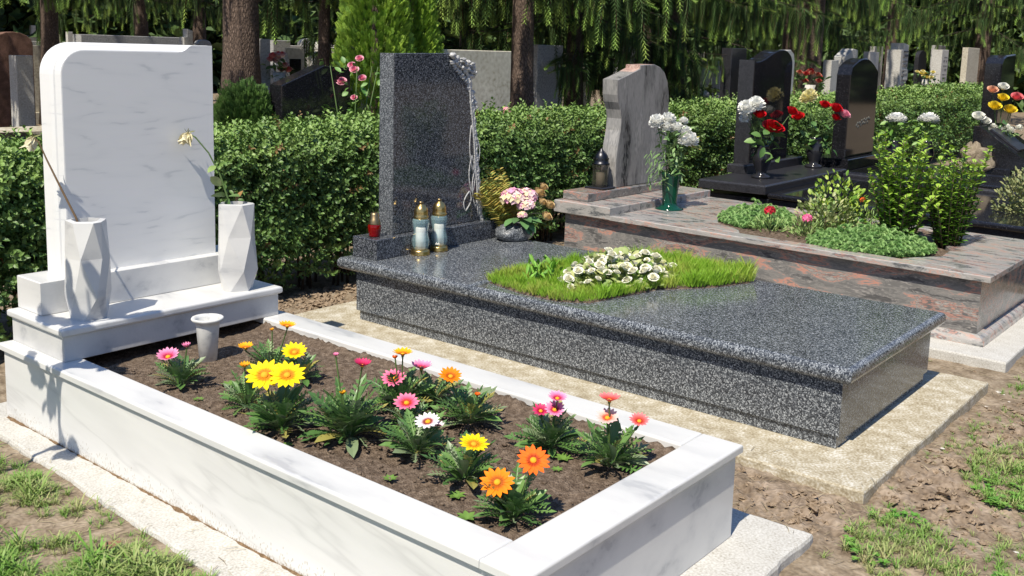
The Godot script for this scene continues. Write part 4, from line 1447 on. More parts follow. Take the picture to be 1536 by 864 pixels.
func stems(t: Node3D, from: Vector3, tips: Array) -> void:
	for q in tips:
		part(t, "stem", tubed([from + Vector3(rv(-0.015, 0.015), 0, rv(-0.015, 0.015)), from.lerp(q, 0.5) + Vector3(0, 0.03, 0), q], [0.0035, 0.003, 0.003], 5), M.stem)

func shrub_mesh(n: int, ext: Vector3, len: float, wid: float, c0: Color, c1: Color, upward := 0.6, dome := true) -> ArrayMesh:
	var st := begin()
	for i in n:
		var d := Vector3(rv(-1, 1), rv(-0.15, 1), rv(-1, 1)).normalized()
		var k := pow(rng.randf(), 0.4)
		var at := d * ext * k if dome else Vector3(rv(-1, 1), rv(0, 1), rv(-1, 1)) * ext
		at.y = maxf(at.y, 0.004)
		oval_leaf(st, aim(d * 0.7 + Vector3(rv(-0.6, 0.6), upward * rv(0.2, 1.4), rv(-0.6, 0.6)), at, rv(-1, 1)), len * rv(0.7, 1.25), wid * rv(0.8, 1.2), c0.lerp(c1, rng.randf()), 0.2, 0.3)
	return done(st)

func sedum(t: Node3D, nclumps: int, ext: Vector3) -> void:
	var c0 := lin(0.18, 0.35, 0.1)
	var c1 := lin(0.36, 0.54, 0.2)
	var cl := begin()
	for i in 26:
		var y := 1.0 - 1.1 * (i + 0.5) / 26.0
		var a := i * 2.39996
		var d := Vector3(sqrt(maxf(0.0, 1 - y * y)) * cos(a), y, sqrt(maxf(0.0, 1 - y * y)) * sin(a))
		oval_leaf(cl, aim(d, d * 0.35, a), 0.75, 0.42, Color.WHITE, 0.1, 0.3)
	var head := done(cl)
	var xf := []
	var cols := PackedColorArray()
	for i in nclumps:
		var a := i * 2.39996
		var r := sqrt((i + 0.5) / nclumps)
		var h := ext.y * (1.0 - 0.7 * r * r) * (0.8 + 0.75 * noise.get_noise_2d(r * cos(a) * 5.0 + ext.x * 9.0, r * sin(a) * 5.0))
		var s := rv(0.011, 0.018)
		xf.append(Transform3D(Basis().rotated(Vector3.UP, rv(0, 6)).scaled(Vector3(s, s, s)), Vector3(ext.x * r * cos(a), h, ext.z * r * sin(a))))
		cols.append(c0.lerp(c1, rng.randf()))
		if i % 2 == 0:
			xf.append(Transform3D(Basis().scaled(Vector3(s, s, s) * 1.2), Vector3(ext.x * r * cos(a), h * 0.5, ext.z * r * sin(a))))
			cols.append(c0 * 0.9)
	scatter(t, "rosettes", head, M.soft_leaf, xf, cols)
	var st := begin()
	blob(st, Vector3(0, 0, 0), Vector3(ext.x * 0.93, ext.y * 0.75, ext.z * 0.93), 0.25, 2.0, 20, 10, ext.x)
	part(t, "cushion", done(st), plain(lin(0.06, 0.13, 0.03), 0.9))

func objects_on_pink() -> void:
	# dark lantern on the headstone base
	var t := thing("black_lantern", "smoky glass lantern with black pierced dome lid on the pink granite base", "lantern", Vector3(3.985, 0.4905, -2.55))
	part(t, "base", box(-0.075, 0.075, 0.0, 0.014, -0.075, 0.075, 0.004), M.blackvase)
	part(t, "glass", lathed([Vector2(0.052, 0.0145), Vector2(0.056, 0.03), Vector2(0.054, 0.13), Vector2(0.06, 0.15), Vector2(0.062, 0.16), Vector2(0.05, 0.165)], 8, false), M.smoke)
	part(t, "candle", lathed([Vector2(0, 0.0145), Vector2(0.03, 0.0145), Vector2(0.03, 0.11), Vector2(0, 0.112)], 16), plain(lin(0.4, 0.33, 0.22), 0.6))
	var lid := part(t, "lid", lathed([Vector2(0.058, 0.163), Vector2(0.06, 0.17), Vector2(0.05, 0.176), Vector2(0.05, 0.195), Vector2(0.045, 0.22), Vector2(0.03, 0.245), Vector2(0.012, 0.258), Vector2(0.01, 0.268), Vector2(0, 0.27)], 20), M.darkmetal)
	for k in 8:
		var a := TAU * k / 8.0
		var st0 := begin()
		blob(st0, Vector3(cos(a) * 0.0485, 0.2, sin(a) * 0.0485), Vector3(0.006, 0.008, 0.006), 0.0, 1.0, 8, 6)
		part(lid, "vent_hole", done(st0), plain(lin(0.005, 0.005, 0.005), 0.9))
	# green cone vase with white chrysanthemums
	t = thing("chrysanthemum_vase", "flared dark green vase of white chrysanthemums on the pink granite cover", "vase", Vector3(4.19, 0.3775, -2.13))
	part(t, "vase", lathed([Vector2(0, 0), Vector2(0.092, 0), Vector2(0.094, 0.005), Vector2(0.07, 0.012), Vector2(0.05, 0.03), Vector2(0.047, 0.05), Vector2(0.062, 0.235), Vector2(0.066, 0.245), Vector2(0.06, 0.245), Vector2(0.045, 0.06), Vector2(0, 0.055)], 28), M.greenvase)
	var heads := []
	for q in [[-0.085, 0.575, -0.075, 0.055], [-0.02, 0.59, -0.03, 0.052], [-0.05, 0.545, -0.02, 0.045], [0.0, 0.535, 0.02, 0.05], [0.045, 0.5, 0.05, 0.062], [0.07, 0.46, 0.085, 0.06], [0.02, 0.455, 0.075, 0.05], [0.05, 0.585, 0.045, 0.03]]:
		var at := Vector3(q[0], q[1], q[2])
		part(t, "chrysanthemum", mum_mesh(lin(0.9, 0.9, 0.87), lin(0.87, 0.87, 0.82), rng.randi()), M.petal, up_to(Vector3(q[0] * 3.0 - 0.2, 1.0, q[2] * 3.0 + 0.2), at, q[3]))
		heads.append(at)
	stems(t, Vector3(0, 0.1, 0), heads)
	bouquet_leaves(t, 170, Vector3(-0.09, 0.2, -0.08), Vector3(0.07, 0.53, 0.08), 0.06, 0.018, lin(0.08, 0.17, 0.05), lin(0.24, 0.36, 0.14))
	var fe := begin()
	for i in 90:
		var at := Vector3(-0.07 - rv(0, 0.05), rv(0.16, 0.4), -0.06 + rv(-0.06, 0.08))
		oval_leaf(fe, aim(Vector3(rv(-0.9, 0.1), rv(-1.0, 0.3), rv(-0.6, 0.6)), at), rv(0.04, 0.07), 0.008, lin(0.14, 0.24, 0.08))
	part(t, "greenery", done(fe), M.soft_leaf)
	var yl := begin()
	for d in [Vector3(0.6, 0.6, 0.7), Vector3(0.75, 0.05, 0.8), Vector3(0.5, -0.1, 0.9)]:
		oval_leaf(yl, aim(d, Vector3(0.05, 0.43, 0.04), 0.5), 0.13, 0.025, lin(0.4, 0.36, 0.06))
	part(t, "blade_leaf", done(yl), M.soft_leaf)
	# plants of the bed
	t = thing("sedum_cushion", "green cushion of sedum behind the red flower at the rear of the pink grave bed", "plant", Vector3(4.36, 0.345, -1.58), 0.3, "sedum cushions in the pink grave")
	sedum(t, 420, Vector3(0.36, 0.1, 0.24))
	t = thing("sedum_cushion", "wide green cushion of sedum spilling to the front coping of the pink grave", "plant", Vector3(4.0, 0.34, -0.72), 0.5, "sedum cushions in the pink grave")
	sedum(t, 700, Vector3(0.27, 0.12, 0.34))
	t = thing("variegated_shrub", "small cream-edged leafy shrub in the middle of the pink grave bed", "shrub", Vector3(4.28, 0.34, -1.1))
	part(t, "leaves", shrub_mesh(620, Vector3(0.2, 0.26, 0.2), 0.03, 0.018, lin(0.12, 0.22, 0.05), lin(0.5, 0.5, 0.24)), M.leaf)
	part(t, "stem", tubed([Vector3(0, -0.01, 0), Vector3(0.01, 0.1, 0)], [0.008, 0.005], 6), M.twig)
	t = thing("yellow_green_shrub", "taller bright yellow-green shrub just behind the cream-edged one", "shrub", Vector3(4.5, 0.34, -1.12))
	part(t, "leaves", shrub_mesh(640, Vector3(0.2, 0.36, 0.2), 0.032, 0.02, lin(0.12, 0.26, 0.03), lin(0.36, 0.46, 0.06), 0.9), M.leaf)
	part(t, "stem", tubed([Vector3(0, -0.01, 0), Vector3(0.01, 0.1, 0)], [0.008, 0.005], 6), M.twig)
	for q in [[4.06, -1.36, lin(0.5, 0.02, 0.04), "red flower on fine pale green foliage beside the rear plate of the pink grave", 0.13, 0.034], [4.05, -1.12, lin(0.75, 0.14, 0.3), "pink flower among reddish stems in front of the cream-edged shrub", 0.115, 0.03], [4.72, -1.04, lin(0.75, 0.12, 0.02), "small orange flower on grey-green foliage behind the front sedum cushion", 0.17, 0.02]]:
		t = thing("bedding_flower", q[3], "flower", Vector3(q[0], 0.34, q[1]))
		part(t, "bloom", cluster_mesh([q[2], q[2] * 0.7, q[2] * 1.25], rng.randi(), 26, 0.42), M.petal, Transform3D(Basis().scaled(Vector3.ONE * q[5]), Vector3(0, q[4], 0)))
		part(t, "stem", tubed([Vector3(0, -0.01, 0), Vector3(0, q[4], 0)], [0.003, 0.0025], 5), M.stem)
		part(t, "leaves", shrub_mesh(200, Vector3(0.11, 0.11, 0.12), 0.04, 0.007, lin(0.14, 0.26, 0.06), lin(0.3, 0.4, 0.13), 1.0), M.soft_leaf)
	# upright euonymus
	for q in [[4.2, -0.64, 46, 0.66, "tall upright glossy euonymus at the front of the pink grave, left of a second one"], [4.4, -0.42, 40, 0.6, "upright glossy euonymus at the front of the pink grave, right of a taller one"]]:
		t = thing("euonymus_shrub", q[4], "shrub", Vector3(q[0], 0.335, q[1]), 0.0, "glossy euonymus shrubs")
		var st := begin()
		var tw := begin()
		for k in range(int(q[2])):
			var a: float = k * 2.4
			var lean := 0.13 * sqrt((k + 0.5) / q[2])
			var H: float = q[3] * rv(0.45, 1.0)
			var foot := Vector3(cos(a) * lean * 0.5, 0, sin(a) * lean * 0.5)
			var top := Vector3(cos(a) * lean * 1.5, H, sin(a) * lean * 1.5)
			tube(tw, [foot, foot.lerp(top, 0.5), top], [0.004, 0.0035, 0.002], 5)
			var n := int(H / 0.0125)
			for j in n:
				var u := 0.06 + 0.94 * float(j) / n
				var b := j * 1.57 + rv(-0.3, 0.3)
				var d := Vector3(cos(b), 0.35 + 0.5 * u, sin(b))
				oval_leaf(st, aim(d, foot.lerp(top, u), rv(-0.4, 0.4)), rv(0.03, 0.042), rv(0.022, 0.031), lin(0.1, 0.24, 0.025).lerp(lin(0.34, 0.5, 0.065), pow(u, 2.0) * 0.8 + 0.15 * rng.randf()), 0.2, 0.3)
		part(t, "stems", done(tw), M.twig)
		part(t, "leaves", done(st), M.leaf)

func objects_on_black() -> void:
	var vp := [Vector2(0, 0), Vector2(0.075, 0), Vector2(0.078, 0.012), Vector2(0.07, 0.024), Vector2(0.04, 0.032), Vector2(0.045, 0.06), Vector2(0.07, 0.12), Vector2(0.074, 0.16), Vector2(0.06, 0.21), Vector2(0.05, 0.25), Vector2(0.056, 0.27), Vector2(0.05, 0.27), Vector2(0.045, 0.2), Vector2(0, 0.1)]
	var red := lin(0.55, 0.012, 0.02)
	for q in [[Vector3(5.85, 0.4405, -2.27), "black vase of red roses and white blooms nearest the wave-topped stone's left edge", [[-0.13, 0.55, -0.1, 0, 0.07], [-0.06, 0.58, -0.05, 0, 0.07], [-0.09, 0.47, -0.12, 0, 0.05], [-0.05, 0.5, -0.02, 1, 0.05], [0.02, 0.40, 0.05, 1, 0.075], [0.06, 0.39, 0.08, 1, 0.06], [0.14, 0.53, 0.16, 1, 0.05]]], [Vector3(6.99, 0.4405, -2.31), "black vase of mixed red roses with one cream bloom between the two black headstones", [[-0.05, 0.62, -0.06, 2, 0.075], [-0.1, 0.6, -0.08, 2, 0.05], [0.03, 0.55, 0.05, 1, 0.05], [-0.12, 0.44, -0.12, 1, 0.055], [0.11, 0.52, 0.12, 1, 0.06], [0.12, 0.44, 0.12, 1, 0.045], [0.16, 0.47, 0.18, 3, 0.055]]]]:
		var t := thing("rose_vase", q[1], "vase", q[0], 0.0, "black vases with roses")
		part(t, "vase", lathed(vp, 24), M.blackvase)
		var tips := []
		for f in q[2]:
			var at := Vector3(f[0], f[1], f[2])
			tips.append(at)
			var mesh: ArrayMesh
			if f[3] == 0:
				mesh = mum_mesh(lin(0.9, 0.9, 0.87), lin(0.87, 0.87, 0.82), rng.randi(), 130)
			elif f[3] == 1:
				mesh = rose_mesh(red, red * 0.7, rng.randi(), 1.0)
			elif f[3] == 2:
				mesh = mum_mesh(lin(0.75, 0.68, 0.3), lin(0.8, 0.76, 0.5), rng.randi(), 130)
			else:
				mesh = rose_mesh(lin(0.8, 0.36, 0.45), lin(0.75, 0.25, 0.35), rng.randi(), 1.0)
			part(t, ["chrysanthemum", "rose", "chrysanthemum", "rose"][f[3]], mesh, M.petal, up_to(Vector3(f[0] * 2.0 - 0.35, 1.0, f[2] * 2.0 + 0.3), at, f[4]))
		stems(t, Vector3(0, 0.15, 0), tips)
		bouquet_leaves(t, 34, Vector3(-0.1, 0.16, -0.08), Vector3(0.13, 0.42, 0.14), 0.085, 0.055, lin(0.05, 0.13, 0.03), lin(0.16, 0.28, 0.08))
	for q in [[Vector3(7.84, 0.4005, -1.9), "black vase with a white domed bouquet behind the tall euonymus, left one"], [Vector3(8.13, 0.4005, -1.70), "black vase with a white domed bouquet behind the tall euonymus, right one"]]:
		var t := thing("white_bouquet_vase", q[1], "vase", q[0], 0.0, "black vases with white bouquets")
		part(t, "vase", lathed(vp, 24), M.blackvase)
		part(t, "bouquet", mum_mesh(lin(0.9, 0.9, 0.87), lin(0.87, 0.87, 0.83), rng.randi(), 220), M.petal, Transform3D(Basis().scaled(Vector3(0.1, 0.07, 0.1)), Vector3(0, 0.46, 0)))
		stems(t, Vector3(0, 0.15, 0), [Vector3(0, 0.45, 0), Vector3(0.04, 0.44, 0.02), Vector3(-0.04, 0.44, 0)])
		bouquet_leaves(t, 60, Vector3(-0.1, 0.22, -0.1), Vector3(0.1, 0.44, 0.1), 0.07, 0.035, lin(0.08, 0.2, 0.03), lin(0.26, 0.42, 0.08))
	var t2 := thing("yellow_rose_vase", "vase of yellow and pink roses beside the black headstone at the right edge", "vase", Vector3(8.47, 0.402, -1.16))
	part(t2, "vase", lathed(vp, 24), M.blackvase)
	var tp := []
	for f in [[-0.05, 0.6, -0.05, 0.06, 1], [0.05, 0.57, 0.06, 0.06, 1], [0.0, 0.68, 0.0, 0.052, 1], [-0.06, 0.75, -0.08, 0.05, 2], [0.02, 0.78, -0.01, 0.05, 0], [0.08, 0.69, 0.1, 0.055, 3], [-0.13, 0.5, -0.16, 0.06, 0], [-0.08, 0.46, -0.11, 0.05, 0]]:
		var c: Color = [lin(0.8, 0.8, 0.74), lin(0.85, 0.66, 0.05), lin(0.8, 0.45, 0.3), lin(0.8, 0.2, 0.22)][f[4]]
		part(t2, "rose", rose_mesh(c, c * 0.85, rng.randi(), 1.0), M.petal, up_to(Vector3(-0.5, 0.9, 0.3), Vector3(f[0], f[1], f[2]), f[3]))
		tp.append(Vector3(f[0], f[1], f[2]))
	stems(t2, Vector3(0, 0.15, 0), tp)
	bouquet_leaves(t2, 26, Vector3(-0.1, 0.2, -0.1), Vector3(0.1, 0.5, 0.1), 0.09, 0.05, lin(0.05, 0.13, 0.03), lin(0.16, 0.28, 0.08))
	var st := begin()
	blob(st, Vector3(0, 0.1, 0), Vector3(0.21, 0.15, 0.15), 0.6, 1.6, 22, 14, 3.0)
	var o := part(self, "sandstone_rock", done(st), M.sand, Transform3D(Basis(), Vector3(7.98, 0.44, -1.2)))
	o.set_meta("label", "rough tan sandstone boulder in front of the slanted book plaque")
	o.set_meta("category", "rock")
	var t3 := thing("box_bush", "rounded small-leaved bush cut off by the right edge, on the black slab", "shrub", Vector3(6.22, 0.36, -0.36))
	part(t3, "leaves", shrub_mesh(1500, Vector3(0.27, 0.33, 0.27), 0.03, 0.016, lin(0.1, 0.15, 0.05), lin(0.34, 0.34, 0.14)), M.soft_leaf)
	part(t3, "stem", tubed([Vector3(0, 0, 0), Vector3(0.01, 0.12, 0)], [0.01, 0.007], 6), M.twig)
	var t4 := thing("plaque_flowers", "small bunch of white flowers lying on the slanted black plaque", "flower", Vector3(8.32, 0.80, -1.12))
	for k in 6:
		part(t4, "bloom", mum_mesh(lin(0.82, 0.82, 0.78), lin(0.78, 0.76, 0.6), rng.randi(), 70), M.petal, Transform3D(Basis().scaled(Vector3.ONE * 0.04), Vector3(0.05 * cos(k * 2.4), 0.0 + 0.02 * (k % 2), -0.1 + 0.05 * k)))
	bouquet_leaves(t4, 14, Vector3(-0.05, -0.06, 0.0), Vector3(0.05, 0.0, 0.2), 0.06, 0.03, lin(0.08, 0.17, 0.05), lin(0.2, 0.3, 0.1))

# ---------------------------------------------------------------- ground cover
func grass_density(x: float, z: float) -> float:
	var n := 0.5 + 0.5 * noise.get_noise_2d(x * 2.2 + 7.0, z * 2.2) + 0.25 * noise_fine.get_noise_2d(x * 6.0, z * 6.0)
	var d := 0.0
	if x < -0.13:
		d = clampf((n - 0.27) * 2.6, 0, 1) * clampf((-0.1 - x) * 9.0, 0.15, 1.0)
	elif x > 1.0 and z > 0.2:
		var cz := clod_zone(x, z)
		d = clampf((n - 0.42) * 2.4, 0, 1) * (1.0 - 0.9 * cz)
		if Vector2(x - 1.35, (z - 0.34) * 1.6).length() < 0.22:
			d = maxf(d, 0.75)
		if Vector2((x - 2.15) * 0.7, (z - 0.52) * 1.3).length() < 0.24:
			d = maxf(d, 0.8)
		if Vector2((x - 1.25), (z - 0.42) * 1.2).length() < 0.16:
			d = maxf(d, 0.9)
	elif x > 1.2:
		d = clampf((n - 0.62) * 1.5, 0, 1)
	return d

func ground_cover() -> void:
	var blade := begin()
	for k in 11:
		var a := k * 2.4
		var lean := rv(0.25, 0.9)
		var d := Vector3(cos(a) * lean, 1.0, sin(a) * lean).normalized()
		var at := Vector3(rv(-0.12, 0.12), 0, rv(-0.12, 0.12))
		var L := rv(0.6, 1.15)
		var s := Vector3(-sin(a), 0, cos(a)) * 0.03
		blade.set_color(Color.WHITE * rv(0.85, 1.1))
		var m := at + d * L * 0.5
		var e := at + d * L * 0.8 + Vector3(cos(a), -0.15, sin(a)) * 0.12 * L
		quad(blade, at - s, at + s, m + s, m - s)
		quad(blade, m - s, m + s, e + s * 0.7, e - s * 0.7)
		tri(blade, e - s * 0.7, e + s * 0.7, e + Vector3(cos(a) * 0.2, -0.02, sin(a) * 0.2) * L)
	var tuft := done(blade)
	var xf := []
	var cols := PackedColorArray()
	for i in 60000:
		var x: float
		var z: float
		if i % 2 == 0:
			x = rv(-1.1, -0.1)
			z = rv(-2.9, 0.4)
		else:
			x = rv(1.02, 4.6)
			z = rv(-0.4, 1.4)
		if x > 1.5 and x < 3.1 and z < 0.19 or x > 3.4 and z < 0.17 or x < 1.2 and x > 1.0 and z < 0.18:
			continue
		var den := grass_density(x, z)
		if rng.randf() > den * (0.8 if x < 0.0 else 0.55):
			continue
		var h := rv(0.02, 0.05) * (0.6 + 0.8 * den)
		if x > 0.0:
			h *= 0.75
		if rng.randf() < 0.03:
			h *= 1.9
		xf.append(Transform3D(Basis().rotated(Vector3.UP, rv(0, 6)).scaled(Vector3(h, h * rv(0.7, 1.1), h)), Vector3(x, ground_y(x, z) - 0.002, z)))
		var dry := clampf(0.25 + 0.5 * noise_fine.get_noise_2d(x * 3.0, z * 3.0) + rv(-0.25, 0.35), 0, 1)
		cols.append(lin(0.13, 0.29, 0.03).lerp(lin(0.44, 0.38, 0.19), dry))
	var o := scatter(self, "lawn_grass", tuft, M.soft_leaf, xf, cols)
	o.set_meta("label", "patchy short grass on the bare earth around the graves")
	o.set_meta("category", "grass")
	# clover and plantain between
	var wl := begin()
	for k in 9:
		oval_leaf(wl, aim(Vector3(cos(k * 0.7), 0.35 + 0.3 * (k % 2), sin(k * 0.7)), Vector3(0, 0.05 * (k % 3), 0)), rv(0.7, 1.0), 0.5, Color.WHITE * rv(0.9, 1.1))
	var rosette := done(wl)
	xf = []
	cols = PackedColorArray()
	for i in 22000:
		var x: float = rv(-1.0, -0.12) if i % 2 == 0 else rv(1.05, 4.4)
		var z: float = rv(-2.7, 0.3) if i % 2 == 0 else rv(0.19, 1.3)
		if x < 1.2 and x > 1.0 and z < 0.18:
			continue
		var n := 0.5 + 0.5 * noise_fine.get_noise_2d(x * 2.6 + 40.0, z * 2.6)
		if n * grass_density(x, z) < 0.4 + 0.25 * rng.randf():
			continue
		var s := rv(0.012, 0.022)
		xf.append(Transform3D(Basis().rotated(Vector3.UP, rv(0, 6)).scaled(Vector3(s, s, s)), Vector3(x, ground_y(x, z) + rv(0.002, 0.014), z)))
		cols.append(lin(0.08, 0.25, 0.025).lerp(lin(0.17, 0.32, 0.05), rng.randf()))
	o = scatter(self, "clover_weeds", rosette, M.soft_leaf, xf, cols)
	o.set_meta("label", "low bright green clover growing through the grass")
	o.set_meta("category", "weeds")
	# clods of dug earth
	var cst := begin()
	blob(cst, Vector3.ZERO, Vector3(1, 0.62, 1), 1.3, 1.9, 9, 6)
	var clod := cst.commit()
	clod = done_flat(clod)
	xf = []
	for i in 9000:
		var x := rv(1.15, 3.4)
		var z := rv(-0.6, 1.3)
		if x > 1.5 and x < 3.1 and z < 0.18 or x < 1.2 and z < 0.18:
			continue
		var c := clod_zone(x, z)
		if rng.randf() > c * 0.6 + 0.04:
			continue
		var s := 0.003 + 0.012 * pow(rng.randf(), 2.6) * (0.3 + c)
		xf.append(Transform3D(Basis.from_euler(Vector3(rv(-0.6, 0.6), rv(0, 6), rv(-0.6, 0.6))).scaled(Vector3(s, s * rv(0.6, 1.0), s * rv(0.7, 1.4))), Vector3(x, ground_y(x, z) + s * 0.2, z)))
	for i in 2600:
		var x := rv(1.2, 3.4)
		var z := rv(-3.3, -2.62)
		var s := 0.004 + 0.02 * pow(rng.randf(), 2.5)
		xf.append(Transform3D(Basis.from_euler(Vector3(rv(-0.6, 0.6), rv(0, 6), 0)).scaled(Vector3(s, s * 0.8, s)), Vector3(x, ground_y(x, z) + s * 0.2, z)))
	o = scatter(self, "earth_clods", clod, stone(X.dirt, Vector3(3, 3, 3), 0.95, Color(1.0, 0.97, 0.94), 0.2), xf)
	o.set_meta("label", "loose clods of dug brown earth by the tan footing")
	o.set_meta("category", "earth")
	var sst := begin()
	quad(sst, Vector3(-0.5, 0, -0.02), Vector3(-0.5, 0, 0.02), Vector3(0.1, 0.05, 0.03), Vector3(0.1, 0.05, -0.01))
	quad(sst, Vector3(0.1, 0.05, -0.01), Vector3(0.1, 0.05, 0.03), Vector3(0.5, 0.0, 0.07), Vector3(0.5, 0.0, 0.05))
	var straw := done(sst)
	xf = []
	cols = PackedColorArray()
	for i in 5200:
		var x: float = rv(-0.9, 0.0) if i % 2 == 0 else rv(1.1, 4.0)
		var z: float = rv(-2.6, 0.3) if i % 2 == 0 else rv(-0.5, 1.2)
		var y := ground_y(x, z)
		if x > -0.15 and x < 1.173 and z < 0.15 or x > 1.57 and x < 3.06 and z < 0.16:
			if rng.randf() < 0.75:
				continue
			y = 0.001
		elif x > 3.4 and z < 0.16:
			continue
		xf.append(Transform3D(Basis().rotated(Vector3.UP, rv(0, 6)).scaled(Vector3.ONE * rv(0.015, 0.055)), Vector3(x, y + 0.003, z)))
		cols.append(lin(0.2, 0.15, 0.08).lerp(lin(0.5, 0.43, 0.26), rng.randf()))
	o = scatter(self, "dry_straw", straw, M.soft_leaf, xf, cols)
	o.set_meta("label", "dry grass stalks and bits of straw lying on the earth and footings")
	o.set_meta("category", "straw")
	# white pebbles
	var k := 0
	for i in 70:
		var x := rv(1.2, 3.3)
		var z := rv(0.2, 0.8)
		if clod_zone(x, z) > 0.55:
			continue
		k += 1
		var s := rv(0.003, 0.007)
		var p := part(self, numbered("pebble"), clod, M.pebble, Transform3D(Basis().rotated(Vector3.UP, rv(0, 6)).scaled(Vector3(s, s * 0.6, s * 1.4)), Vector3(x, ground_y(x, z) + s * 0.3, z)))
		p.set_meta("label", "small whitish pebble lying on the trodden earth in front of the granite graves")
		p.set_meta("category", "pebble")
		p.set_meta("group", "pebbles on the trodden earth")
	var lst := begin()
	oval_leaf(lst, aim(Vector3(0.9, 0.12, 0.5), Vector3.ZERO, 0.3), 0.075, 0.032, Color.WHITE, -0.2, 0.5)
	var dl := part(self, "fallen_leaf", done(lst), M.dryleaf, Transform3D(Basis(), Vector3(-0.285, ground_y(-0.285, -1.27) + 0.012, -1.27)))
	dl.set_meta("label", "curled brown fallen leaf on the grass left of the white footing")
	dl.set_meta("category", "leaf")

func done_flat(m: ArrayMesh) -> ArrayMesh:
	var a := m.surface_get_arrays(0)
	var v: PackedVector3Array = a[Mesh.ARRAY_VERTEX]
	var st := begin()
	var idx = a[Mesh.ARRAY_INDEX]
	var n: int = idx.size() if idx != null and idx.size() > 0 else v.size()
	for k in n:
		st.add_vertex(v[idx[k]] if idx != null and idx.size() > 0 else v[k])
	return done(st)

# ---------------------------------------------------------------- hedge and shrubs
func sprig(n: int, len: float, wid: float) -> ArrayMesh:
	var st := begin()
	for k in n:
		var u := float(k) / n
		var a := k * 2.39996
		var d := Vector3(cos(a), 0.5 + 0.5 * u, sin(a))
		oval_leaf4(st, aim(d, Vector3(0, u * 0.11, 0), rv(-0.5, 0.5)), len * rv(0.8, 1.15), wid * rv(0.85, 1.15), Color.WHITE * rv(0.85, 1.1))
	return done(st)

func oval_leaf4(st: SurfaceTool, xf: Transform3D, len: float, wid: float, col: Color) -> void:
	st.set_color(col)
	var b := xf * Vector3.ZERO
	var t := xf * Vector3(0, -0.12 * len, len)
	var m := xf * Vector3(0, 0, len * 0.5)
	for s in [-1.0, 1.0]:
		var p1 := xf * Vector3(s * wid * 0.42, wid * 0.1, len * 0.28)
		var p2 := xf * Vector3(s * wid * 0.44, wid * 0.08, len * 0.66)
		if s > 0:
			quad(st, b, m, p2, p1)
			tri(st, m, t, p2)
		else:
			quad(st, b, p1, p2, m)
			tri(st, m, p2, t)

func hedge_top(x: float) -> float:
	return 0.775 + 0.05 * smoothstep(0.5, 3.0, x) + 0.03 * noise.get_noise_1d(x * 1.7) + 0.05 * smoothstep(11.0, 16.0, x)

func hedge() -> void:
	var t := thing("privet_hedge", "long clipped green privet hedge running behind all the graves", "hedge", Vector3(0, 0, 0))
	var sp := [sprig(12, 0.027, 0.015), sprig(10, 0.024, 0.016)]
	for v in 2:
		var xf := []
		var cols := PackedColorArray()
		var N := 30000
		for i in N:
			var x := 0.05 + 17.0 * pow(rng.randf(), 1.35)
			var H := hedge_top(x)
			var y: float
			var z: float
			var q := rng.randf()
			var out := Vector3(0, 1, 0)
			if q < 0.46:      # front face, thinning towards the ground
				y = H * pow(rng.randf(), 0.72)
				if y < 0.3 and rng.randf() > 0.35 + 2.0 * y:
					continue
				z = -3.27 - 0.16 * pow(rng.randf(), 1.5) + 0.05 * noise_fine.get_noise_2d(x * 3.0, y * 3.0)
				out = Vector3(rv(-0.6, 0.6), rv(-0.1, 0.8), 1.0)
			elif q < 0.86:    # top
				z = rv(-3.95, -3.27)
				y = H - 0.13 * pow(rng.randf(), 1.4) + 0.035 * noise_fine.get_noise_2d(x * 4.0, z * 4.0)
				if rng.randf() < 0.05:
					y += rv(0.02, 0.08)
				out = Vector3(rv(-0.5, 0.5), 1.0, rv(-0.5, 0.5))
			else:             # inside and back
				z = rv(-3.98, -3.4)
				y = rv(0.15, H - 0.08)
				out = Vector3(rv(-1, 1), rv(-0.2, 1), rv(-1, 1))
			if q < 0.46 and noise.get_noise_2d(x * 2.3, y * 2.3 + 50.0) < -0.22 and rng.randf() < 0.7:
				continue
			var s := rv(0.7, 1.3) * (1.0 + 0.05 * maxf(0.0, x - 6.0))
			xf.append(up_to(out, Vector3(x, y, z), s, rv(0, 6)))
			var young := clampf(smoothstep(H - 0.1, H + 0.02, y) * rv(0.2, 1.0), 0, 1)  # blend weight: leaf colour turns lighter towards the hedge top
			cols.append(lin(0.075, 0.16, 0.035).lerp(lin(0.14, 0.245, 0.055), rng.randf()).lerp(lin(0.27, 0.4, 0.09), young * 0.8) * (1.0 + 0.35 * noise_fine.get_noise_3d(x * 2.0, y * 2.0, z * 2.0)))
			if rng.randf() < 0.015:
				cols[cols.size() - 1] = lin(0.2, 0.12, 0.04)
		scatter(t, "foliage", sp[v], M.leaf, xf, cols)
	var tw := begin()
	for i in 420:
		var x := 0.05 + 12.0 * pow(rng.randf(), 1.2)
		var z := rv(-3.8, -3.34)
		var H := hedge_top(x) * rv(0.6, 0.95)
		tube(tw, [Vector3(x, -0.06, z), Vector3(x + rv(-0.06, 0.06), H * 0.5, z + rv(-0.04, 0.06)), Vector3(x + rv(-0.14, 0.14), H, z + rv(-0.08, 0.1))], [0.009, 0.006, 0.003], 5)
	part(t, "branches", done(tw), M.twig)

func spray_mesh() -> ArrayMesh:
	# flat fan of scale-leaved thuja, growing along +y
	var st := begin()
	for k in 9:
		var u := k / 8.0
		for s in [-1.0, 1.0]:
			var at := Vector3(0, u * 0.8, 0)
			var L := 0.5 * (1.0 - 0.6 * u)
			var d := Vector3(s * 0.8, 0.75, 0.12 * sin(k * 2.0)).normalized()
			st.set_color(Color.WHITE * lerpf(0.8, 1.15, u))
			var w := Vector3(-0.7 * s, 0.7, 0.2) * 0.045
			quad(st, at, at + d * L * 0.5 - w, at + d * L, at + d * L * 0.5 + w)
	return done(st)

